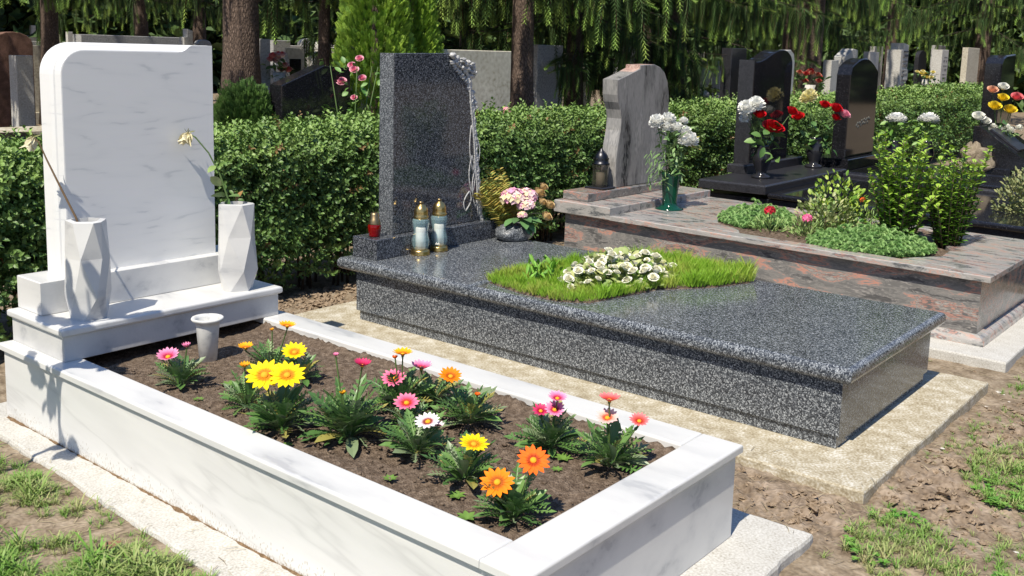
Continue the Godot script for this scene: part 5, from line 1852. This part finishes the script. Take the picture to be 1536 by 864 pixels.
func thuja(at: Vector3, H: float, R: float, label: String) -> void:
	var t := thing("thuja_tree", label, "tree", at, 0.0, "bright green thujas behind the hedge")
	part(t, "trunk", tubed([Vector3(0, 0, 0), Vector3(0, H * 0.9, 0)], [0.05, 0.01], 8), M.bark)
	var sp := spray_mesh()
	var xf := []
	var cols := PackedColorArray()
	for i in 15000:
		var u := pow(rng.randf(), 1.25)
		var y := 0.15 + (H - 0.15) * u
		var a := rv(0, TAU)
		var lump := 1.0 + 0.3 * noise.get_noise_3d(cos(a) * 1.3 + at.x, y * 2.6, sin(a) * 1.3)
		var r := R * pow(1.0 - u, 0.62) * lump * lerpf(0.72, 1.0, pow(rng.randf(), 0.5))
		var o := Vector3(cos(a), 0, sin(a))
		xf.append(up_to(o * rv(0.4, 0.9) + Vector3(rv(-0.3, 0.3), 0.9, rv(-0.3, 0.3)), o * r + Vector3(0, y, 0), rv(0.035, 0.075), rv(0, 6)))
		cols.append(lin(0.12, 0.25, 0.025).lerp(lin(0.32, 0.48, 0.05), rng.randf()))
	scatter(t, "crown", sp, M.soft_leaf, xf, cols)

func near_shrubs() -> void:
	thuja(Vector3(3.83, -0.05, -4.6), 2.75, 0.42, "left and taller of two bright green cone-shaped thujas behind the hedge")
	thuja(Vector3(4.3, -0.05, -4.68), 2.45, 0.36, "right of two bright green cone-shaped thujas, behind the dark granite headstone")
	var t := thing("juniper_globe", "dark green rounded conifer bush at the foot of the thick brown trunk", "shrub", Vector3(2.66, -0.05, -4.66))
	var sp := spray_mesh()
	var xf := []
	var cols := PackedColorArray()
	for i in 8000:
		var d := Vector3(rv(-1, 1), rv(-0.6, 1), rv(-1, 1)).normalized()
		var k := lerpf(0.6, 1.0, pow(rng.randf(), 0.4)) * (1.0 + 0.2 * noise.get_noise_3dv(d * 2.0))
		xf.append(up_to(d + Vector3(0, 0.5, 0), Vector3(0, 0.66, 0) + d * Vector3(0.25, 0.52, 0.25) * k, rv(0.03, 0.05), rv(0, 6)))
		cols.append(lin(0.035, 0.085, 0.015).lerp(lin(0.1, 0.2, 0.035), rng.randf()))
	scatter(t, "crown", sp, M.soft_leaf, xf, cols)
	part(t, "trunk", tubed([Vector3(0, 0, 0), Vector3(0, 0.5, 0)], [0.03, 0.015], 7), M.bark)
	# pink climbing roses by the thuja
	t = thing("climbing_rose", "tall rose bush with pink blooms between the black stone and the thuja", "shrub", Vector3(3.38, -0.05, -4.36))
	var tw := begin()
	for k in 6:
		var a := k * 1.05
		tube(tw, [Vector3(0, 0, 0), Vector3(cos(a) * 0.08, 0.7, sin(a) * 0.08), Vector3(cos(a) * 0.2, 1.3, sin(a) * 0.2)], [0.007, 0.006, 0.003], 5)
	part(t, "canes", done(tw), M.stem)
	for q in [[0.02, 1.30, -0.02, 0.03], [0.0, 1.27, 0.03, 0.034], [-0.05, 1.18, -0.05, 0.038], [0.06, 1.35, 0.02, 0.03], [-0.02, 1.07, 0.05, 0.024], [0.05, 1.21, 0.06, 0.03]]:
		part(t, "bloom", rose_mesh(lin(0.85, 0.42, 0.52), lin(0.8, 0.25, 0.38), rng.randi(), 1.2), M.petal, up_to(Vector3(-0.5, 0.7, 0.4), Vector3(q[0], q[1], q[2]), q[3]))
	part(t, "leaves", shrub_mesh(160, Vector3(0.2, 1.35, 0.2), 0.06, 0.035, lin(0.06, 0.16, 0.03), lin(0.18, 0.32, 0.08), 0.3, false), M.leaf)

# ---------------------------------------------------------------- stones behind the hedge
func far_stones() -> void:
	var gr := stone(X.rawstone, Vector3(0.8, 0.8, 0.8), 0.6, Color(0.9, 0.9, 0.9))
	var gr2 := stone(X.rawstone, Vector3(0.8, 0.8, 0.8), 0.45)
	var wh := stone(X.pale, Vector3(0.6, 0.6, 0.6), 0.7, Color(1.0, 1.0, 1.0))
	var cr := stone(X.pale, Vector3(0.35, 0.35, 0.35), 0.8, Color(1.0, 0.98, 0.92))
	var br := stone(X.dirt, Vector3(0.7, 0.7, 0.7), 0.8, Color(0.8, 0.66, 0.64))
	var tan := stone(X.concrete, Vector3(0.5, 0.5, 0.5), 0.9)
	# [x, z, width, top, thickness, shape, material, label]
	var rows := [
		[4.95, -13.28, 0.55, 1.48, 0.2, 1, br, "reddish brown weathered headstone at the far left edge"],
		[4.55, -12.1, 0.22, 1.17, 0.2, 0, wh, "pale squat pillar stone in front of the reddish headstone, far left"],
		[6.6, -16.0, 0.3, 1.28, 0.15, 0, cr, "cream slab half hidden by the marble headstone's rounded corner"],
		[10.9, -25.2, 0.5, 1.75, 0.1, 3, wh, "small far white cross at the upper left"],
		[10.5, -22.5, 0.5, 1.59, 0.1, 3, wh, "small far white cross just above the marble headstone's left corner"],
		[7.12, -13.8, 1.86, 1.48, 0.25, 0, gr, "long grey stone wall slab showing above the marble headstone"],
		[7.1, -12.26, 0.16, 1.6, 0.12, 4, wh, "white stepped post showing above the marble headstone's right side"],
		[9.0, -14.7, 0.3, 1.46, 0.12, 1, gr, "small grey stone just left of the thick brown trunk"],
		[4.98, -7.62, 0.14, 1.45, 0.22, 0, wh, "narrow white upright slab just right of the thick trunk"],
		[5.35, -7.75, 0.22, 1.3, 0.08, 2, gr, "grey wavy-edged stone beside the narrow white slab"],
		[5.05, -7.35, 0.5, 0.94, 0.34, 0, wh, "white ledge stone carrying red and white flowers"],
		[8.0, -11.2, 0.32, 1.47, 0.15, 0, gr, "grey shaded headstone behind the white ledge"],
		[5.83, -8.16, 0.28, 1.36, 0.14, 0, cr, "cream headstone with a dark inset tablet"],
		[7.7, -9.9, 0.34, 1.32, 0.2, 1, wh, "white round-topped headstone left of the thujas"],
		[11.7, -14.6, 0.35, 1.5, 0.2, 1, wh, "farther white round-topped headstone left of the thujas"],
		[3.12, -4.5, 0.62, 1.25, 0.14, 5, M.black, "black polished headstone with sloping top close behind the hedge"],
		[7.3, -8.8, 0.42, 1.49, 0.14, 0, gr2, "grey slab with a bright left edge just left of the thujas"],
		[4.96, -4.6, 0.92, 1.39, 0.12, 0, cr, "grey square slab directly behind the granite headstone's carved rose"],
		[8.1, -6.2, 0.5, 1.48, 0.15, 0, gr, "dark shaded headstone right of the dark spruce trunk"],
		[13.3, -7.8, 0.4, 1.38, 0.35, 0, gr2, "grey flat-topped block left of the slim reddish trunk"],
		[14.7, -9.3, 0.4, 1.55, 0.15, 1, gr2, "bluish far headstone between the spruce branches"],
		[10.05, -4.7, 0.4, 1.51, 0.14, 0, M.black_side, "dark grey slab behind the left edge of the wave-topped black stone"],
		[10.35, -4.3, 0.85, 1.51, 0.16, 2, gr2, "grey wave-topped headstone behind the wave-topped black one"],
		[15.0, -5.7, 0.26, 1.43, 0.1, 0, cr, "narrow cream slab right of the grey wave-topped headstone"],
		[14.2, -5.1, 0.28, 1.4, 0.14, 0, wh, "narrow white slab behind the red bouquet"],
		[15.2, -5.25, 0.52, 1.6, 0.2, 5, gr2, "bluish grey headstone with sloping top left of the arched black one"],
		[17.65, -5.7, 0.5, 1.58, 0.12, 0, wh, "plain white slab behind the arched black headstone"],
		[16.97, -4.98, 0.42, 1.74, 0.25, 4, wh, "white two-part headstone with a small text block, right of the arched black one"],
		[19.55, -5.0, 0.44, 1.67, 0.2, 0, wh, "white headstone with a column of grey lettering"],
		[22.1, -5.1, 0.9, 1.76, 0.12, 0, cr, "cream headstone streaked with black stains"],
		[23.8, -6.3, 0.74, 1.83, 0.12, 0, gr, "dark slab top showing behind the lettered white headstone"],
		[23.5, -6.6, 0.56, 1.7, 0.1, 1, M.black_side, "dark round-topped stone left of the lettered white headstone"],
		[2.7, -7.9, 1.5, 0.58, 0.5, 0, tan, "low tan stone ledge left of the marble headstone"],
		[1.2, -5.2, 0.5, 0.78, 0.4, 0, M.black, "black polished block corner at the left edge above the hedge"],
		[11.06, -5.66, 0.4, 0.86, 0.36, 0, gr, "grey plinth under a small stone urn"],
		[10.95, -4.06, 0.36, 0.9, 0.2, 0, gr2, "low grey block under the dark red bouquet behind the hedge"],
		[17.75, -4.7, 0.4, 0.93, 0.3, 0, wh, "low white block under the yellow bouquet"],
	]
	var spots := [[6.7, -17.4, 0.5, 1.18, "far pale slab at the left edge behind the pale squat pillar"], [8.0, -19.1, 0.5, 1.35, "far pale headstone just left of the marble headstone's rounded corner"], [9.2, -20.8, 0.4, 1.53, "far pale headstone left of the small white crosses"], [9.4, -12.6, 0.35, 1.4, "far pale stone behind the cream headstone with the tablet"], [12.8, -16.4, 0.5, 1.57, "far white slab high behind the black sloping headstone"], [8.4, -10.6, 0.4, 1.31, "white stone right behind the nearer round-topped headstone"], [11.2, -13.6, 0.5, 1.45, "far pale slab just left of the thujas"], [11.3, -8.6, 0.5, 1.22, "pale slab right of the dark-trunked spruce"], [13.3, -9.4, 0.5, 1.16, "pale slab under the lit curtain of twigs"], [17.2, -11.0, 0.6, 1.32, "far pale slab left of the curved pink headstone's top"], [13.1, -8.0, 0.4, 1.2, "pale slab just behind the curved pink headstone"], [18.3, -9.7, 0.4, 1.48, "far pale headstone right of the slim reddish trunk"], [14.9, -7.4, 0.4, 1.35, "pale headstone left of the wave-topped black one, beyond the urn"], [23.8, -7.8, 0.6, 1.78, "far pale slab behind the plain white slab"], [26.9, -5.5, 0.6, 1.45, "far pale slab right of the stained cream headstone's trunk"], [8.5, -12.1, 0.4, 1.18, "pale slab behind the white flower ledge"], [10.9, -15.5, 0.3, 1.5, "far narrow white stone right of the thick trunk"], [18.0, -13.2, 0.5, 1.4, "far pale headstone deep between the spruces, centre"]]
	for q in spots:
		rows.append([q[0], q[1], q[2], q[3], 0.15, [0, 1, 0, 5][rows.size() % 4], wh if rows.size() % 3 else cr, q[4]])
	for r in rows:
		var w: float = r[2] * 0.5
		var h: float = r[3] + 0.05
		var t := thing("far_headstone" if r[3] > 1.0 else "stone_block", r[7], "headstone" if r[3] > 1.0 else "stone", Vector3(r[0], -0.05, r[1]), rv(-0.03, 0.03))
		var out: PackedVector2Array
		match int(r[5]):
			1:
				out = PackedVector2Array([Vector2(-w, 0), Vector2(-w, h - w * 0.6)])
				for k in 9:
					var a := PI - PI * k / 8.0
					out.append(Vector2(w * cos(a), h - w * 0.6 + w * 0.6 * sin(a)))
				out.append(Vector2(w, 0))
			2:
				out = PackedVector2Array([Vector2(-w, 0), Vector2(-w, h - 0.12)])
				for k in 10:
					var u := k / 9.0
					out.append(Vector2(lerpf(-w * 0.95, w * 0.7, u), h - 0.13 + 0.13 * (0.5 - 0.5 * cos(PI * u))))
				out.append(Vector2(w * 0.92, h - 0.05))
				out.append(Vector2(w, h - 0.16))
				out.append(Vector2(w, 0))
			3:
				out = PackedVector2Array([Vector2(-w * 0.25, 0), Vector2(-w * 0.25, h * 0.72), Vector2(-w, h * 0.72), Vector2(-w, h * 0.85), Vector2(-w * 0.25, h * 0.85), Vector2(-w * 0.25, h), Vector2(w * 0.25, h), Vector2(w * 0.25, h * 0.85), Vector2(w, h * 0.85), Vector2(w, h * 0.72), Vector2(w * 0.25, h * 0.72), Vector2(w * 0.25, 0)])
			4:
				out = PackedVector2Array([Vector2(-w, 0), Vector2(-w, h - 0.12), Vector2(-w * 0.2, h - 0.12), Vector2(-w * 0.2, h), Vector2(w, h - 0.03), Vector2(w * 0.85, 0)])
			5:
				out = PackedVector2Array([Vector2(-w, 0), Vector2(-w, h - 0.14), Vector2(w * 0.2, h), Vector2(w, h - 0.02), Vector2(w, 0)])
			_:
				out = PackedVector2Array([Vector2(-w, 0), Vector2(-w, h), Vector2(w, h), Vector2(w, 0)])
		var b := part(t, "slab", upright(out, r[4] * 0.5, r[4], 0.006), r[6])
		if r[3] > 1.0:
			part(t, "plinth", box(-w - 0.08, w + 0.08, 0.0, 0.2, -r[4] * 0.5 - 0.08, r[4] * 0.5 + 0.08, 0.005), r[6])
		if r[7].contains("inset tablet"):
			part(b, "tablet", box(-w * 0.55, w * 0.6, h - 0.62, h - 0.12, r[4] * 0.5 - 0.01, r[4] * 0.5 + 0.004, 0.002), M.black)
		if r[7].contains("lettering") or r[7].contains("text block"):
			var ink := plain(lin(0.12, 0.12, 0.13), 0.7)
			if r[7].contains("text block"):
				part(b, "text_block", box(-w * 0.15, w * 0.92, h - 0.66, h - 0.47, r[4] * 0.5 - 0.01, r[4] * 0.5 + 0.02, 0.003), wh)
			var st := begin()
			for k in 9:
				for j in 6:
					if (k * 7 + j * 3) % 8 == 0:
						continue
					var x0 := -w * 0.45 + j * w * 0.2
					var y0 := h - 0.16 - k * 0.085
					box_to(st, x0, x0 + w * 0.13, y0, y0 + 0.022 * (1 + k % 2), r[4] * 0.5 - 0.004, r[4] * 0.5 + (0.023 if r[7].contains("text block") else 0.003), 0.0005)
			part(b, "lettering", done(st), ink)
	# urn on its plinth
	var u := thing("stone_urn", "slender grey stone urn with a pale finial on the plinth right of the slim trunk", "urn", Vector3(11.06, 0.862, -5.66))
	part(u, "urn", lathed([Vector2(0, 0), Vector2(0.09, 0), Vector2(0.09, 0.03), Vector2(0.045, 0.06), Vector2(0.05, 0.1), Vector2(0.1, 0.22), Vector2(0.105, 0.32), Vector2(0.075, 0.36), Vector2(0.03, 0.39), Vector2(0, 0.39)], 18), gr2)
	part(u, "finial", lathed([Vector2(0.03, 0.388), Vector2(0.028, 0.42), Vector2(0.02, 0.6), Vector2(0, 0.62)], 10), wh)
	# far flowers
	for q in [[Vector3(10.95, 0.852, -4.06), lin(0.4, 0.01, 0.02), lin(0.5, 0.3, 0.2), "dark red bouquet with dry stalks between the grey wave-topped and narrow white stones", 0.2], [Vector3(17.75, 0.882, -4.7), lin(0.8, 0.66, 0.15), lin(0.82, 0.78, 0.5), "yellow bouquet in a white vase beside the lettered white headstone", 0.22], [Vector3(5.02, 0.891, -7.33), lin(0.7, 0.08, 0.06), lin(0.75, 0.75, 0.78), "mixed red and white flowers on the white ledge stone", 0.13]]:
		var f := thing("far_bouquet", q[3], "bouquet", q[0])
		part(f, "vase", lathed([Vector2(0, 0), Vector2(0.05, 0), Vector2(0.045, 0.1), Vector2(0.075, 0.22), Vector2(0.06, 0.2), Vector2(0, 0.1)], 14), wh)
		for k in 9:
			var a := k * 2.4
			part(f, "bloom", rose_mesh(q[1].lerp(q[2], rng.randf()), q[1], rng.randi(), 1.0), M.petal, up_to(Vector3(-0.3, 1, 0.3), Vector3(cos(a) * q[4] * 0.8 * sqrt(k / 9.0), 0.3 + rv(-0.07, 0.1), sin(a) * q[4] * 0.8 * sqrt(k / 9.0)), 0.045))
		bouquet_leaves(f, 40, Vector3(-q[4], 0.15, -q[4]) * 0.9, Vector3(q[4], 0.36, q[4]) * 0.9, 0.09, 0.045, lin(0.04, 0.1, 0.03), lin(0.14, 0.24, 0.07))
	var cd := part(self, numbered("grave_candle"), lathed([Vector2(0, 0), Vector2(0.045, 0), Vector2(0.05, 0.12), Vector2(0.03, 0.13), Vector2(0, 0.13)], 14), plain(lin(0.8, 0.3, 0.38), 0.4), Transform3D(Basis().scaled(Vector3.ONE * 0.7), Vector3(4.98, 0.83, -4.2)))
	cd.set_meta("label", "pink and white candle jar at the corner of the grey square slab")
	cd.set_meta("category", "candle")
	var pd := thing("stone_block", "low grey shelf stone below the pink candle jar", "stone", Vector3(4.98, -0.05, -4.22))
	part(pd, "slab", box(-0.4, 0.4, 0.0, 0.88, -0.15, 0.15, 0.006), gr)

# ---------------------------------------------------------------- spruces
func twig_mesh() -> ArrayMesh:
	# one hanging branchlet of unit length along -y with needles; paler young tip
	var st := begin()
	var n := 26
	for k in n:
		var u := float(k) / n
		for j in 4:
			var a := k * 2.4 + j * 1.57
			var d := Vector3(cos(a), -0.75, sin(a)).normalized()
			var at := Vector3(0.02 * sin(u * 9.0), -u, 0.02 * cos(u * 7.0))
			var L := 0.19 * (1.0 - 0.5 * u)
			var s := Vector3(-sin(a), 0, cos(a)) * 0.014
			st.set_color(lin(0.045, 0.085, 0.03).lerp(lin(0.2, 0.32, 0.075), smoothstep(0.6, 0.8, u)))
			tri(st, at - s, at + s, at + d * L)
	st.set_color(lin(0.07, 0.05, 0.03))
	tube(st, [Vector3.ZERO, Vector3(0.02, -0.5, 0), Vector3(0, -0.95, 0)], [0.012, 0.009, 0.004], 4)
	return done(st)

func spruce(at: Vector3, H: float, r: float, low: float, reach: float, label: String, twig: Mesh, dens: float) -> void:
	var t := thing("spruce_tree", label, "tree", at, rv(0, 6), "spruces with hanging branches")
	var pts := []
	var rad := []
	for k in 9:
		var u := k / 8.0
		pts.append(Vector3(0.04 * sin(u * 5.0 + at.x), H * u, 0.04 * cos(u * 4.0 + at.z)))
		rad.append(maxf(0.02, r * (1.0 - 0.85 * u)) * (1.3 if k == 0 else 1.0))
	var st := begin()
	tube(st, pts, rad, 14)
	part(t, "trunk", done(st), M.bark)
	var lm := begin()
	var xf := []
	var cols := PackedColorArray()
	var y := low
	var w := 0
	while y < H - 0.4:
		var L0 := reach * pow(1.0 - (y - low) / (H - low + 0.01), 0.75) + 0.25
		for k in 6:
			var a := w * 0.5 + TAU * k / 6.0 + rv(-0.25, 0.25)
			var L := L0 * rv(0.75, 1.1)
			var d := Vector3(cos(a), 0, sin(a))
			var b := Vector3(0, y + rv(-0.15, 0.15), 0)
			var sag := rv(0.25, 0.5)
			var cur := []
			for j in 6:
				var u := j / 5.0
				cur.append(b + d * L * u + Vector3(0, 0.1 * u - sag * L * u * sqrt(u) + 0.22 * pow(u, 5.0), 0))
			tube(lm, cur, [0.012, 0.009, 0.007, 0.005, 0.003, 0.002], 4)
			var n := int(L * 15.0 * dens)
			for j in n:
				var u := 0.12 + 0.88 * rng.randf()
				var c := b + d * L * u + Vector3(0, 0.1 * u - sag * L * u * sqrt(u) + 0.22 * pow(u, 5.0), 0)
				var side := d.cross(Vector3.UP) * rv(-1, 1) * (0.28 * (1.0 - 0.5 * u))
				var hang := rng.randf() < 0.75
				var down := Vector3(rv(-0.16, 0.16), 1.0, rv(-0.16, 0.16)) if hang else -(d * rv(0.4, 1.0) + side.normalized() * rv(0.3, 1.0) + Vector3(0, -0.3, 0))
				var s := rv(0.22, 0.62) if hang else rv(0.2, 0.36)
				xf.append(up_to(down, c + side + Vector3(0, -0.02, 0), s, rv(0, 6)))
				var tone := rv(0.85, 1.5)
				cols.append(Color(tone * rv(0.92, 1.15), tone, tone * rv(0.8, 1.0)))
		y += rv(0.42, 0.6)
		w += 1
	part(t, "limbs", done(lm), M.limb)
	scatter(t, "needles", twig, M.needle, xf, cols)

func spruces() -> void:
	var tw := twig_mesh()
	for q in [
		[4.48, -7.29, 11.0, 0.2, 3.10, 2.0, "spruce with the thick reddish-brown trunk right of the marble headstone", 1.0],
		[6.45, -5.25, 10.0, 0.13, 2.50, 1.7, "dark-trunked spruce right of the grey slab behind the granite headstone", 1.2],
		[10.9, -6.0, 11.0, 0.17, 1.85, 1.9, "spruce with the slim reddish trunk right of the curved pink headstone", 1.2],
		[14.6, -5.6, 11.0, 0.2, 2.75, 1.6, "spruce whose dark trunk stands between the two black headstones", 0.9],
		[24.5, -5.5, 12.0, 0.22, 2.25, 2.2, "spruce with the dark trunk right of the stained cream headstone", 0.8],
		[6.7, -15.7, 12.0, 0.16, 2.70, 2.4, "shaded spruce far behind the marble headstone's left half", 0.7],
		[9.3, -17.2, 12.0, 0.16, 2.80, 2.4, "shaded spruce far behind the middle of the marble headstone", 0.7],
		[11.8, -19.0, 12.0, 0.17, 2.80, 2.6, "farthest shaded spruce left of the thick reddish trunk", 0.7],
		[6.5, -8.4, 10.0, 0.08, 2.50, 1.6, "slim mossy-trunked spruce left of the thujas", 1.0],
		[8.4, -8.9, 10.0, 0.13, 1.60, 1.9, "spruce behind the thujas", 0.9],
		[10.4, -9.6, 11.0, 0.14, 2.60, 2.0, "spruce behind the grey slab, farther back than the dark trunk", 0.8],
		[8.9, -6.3, 10.5, 0.12, 1.45, 1.7, "spruce whose lit curtain of twigs hangs left of the curved pink headstone", 1.3],
		[16.5, -10.0, 12.0, 0.16, 2.70, 2.3, "far spruce left of the slim reddish trunk", 0.7],
		[12.9, -7.1, 11.0, 0.13, 2.55, 1.8, "spruce with hanging twigs just left of the wave-topped black headstone", 1.1],
		[21.3, -9.0, 12.0, 0.18, 2.25, 2.4, "far spruce behind the arched black headstone", 0.7],
		[26.0, -8.2, 12.0, 0.18, 2.35, 2.6, "far spruce behind the lettered white headstone", 0.7],
		[3.0, -11.5, 11.0, 0.15, 2.70, 2.2, "shaded spruce at the far left above the tan ledge", 0.8],
		[18.6, -7.6, 11.0, 0.15, 2.90, 2.0, "spruce behind the plain white slab", 0.8],
		[1.6, -17.0, 12.0, 0.18, 2.40, 2.6, "spruce outside the left edge shading the far stones", 0.6],
	]:
		spruce(Vector3(q[0], -0.08, q[1]), q[2], q[3], q[4], q[5], q[6], tw, q[7])

func woods() -> void:
	# the dense wood round the cemetery
	var st := begin()
	for k in 26:
		var d := Vector3(rv(-1, 1), rv(-0.7, 1), rv(-1, 1)).normalized()
		oval_leaf4(st, aim(d + Vector3(rv(-0.8, 0.8), rv(-0.8, 0.4), rv(-0.8, 0.8)), d * rv(0.3, 0.9), rv(-1, 1)), 0.55, 0.34, Color.WHITE * rv(0.8, 1.15))
	var clump := done(st)
	var xf := []
	var cols := PackedColorArray()
	for i in 24000:
		var x: float
		var z: float
		if i % 5 < 3:
			x = rv(-10, 44)
			z = -27.0 - 6.0 * rng.randf() + 0.12 * x
		elif i % 5 == 3:
			x = rv(33, 40)
			z = rv(-26, 34)
		else:
			x = rv(2, 40)
			z = rv(26, 34)
		var y := 9.0 * pow(rng.randf(), 0.9) * (0.8 + 0.3 * noise.get_noise_2d(x * 0.2, z * 0.2))
		var s := rv(0.6, 1.1)
		xf.append(Transform3D(Basis.from_euler(Vector3(rv(-0.5, 0.5), rv(0, 6), 0)).scaled(Vector3(s, s, s)), Vector3(x, y, z)))
		cols.append(lin(0.04, 0.075, 0.022).lerp(lin(0.09, 0.16, 0.04), rng.randf()))
	var o := scatter(self, "far_wood", clump, M.soft_leaf, xf, cols)
	o.set_meta("label", "dense dark wood closing the cemetery behind the trees")
	o.set_meta("category", "wood")
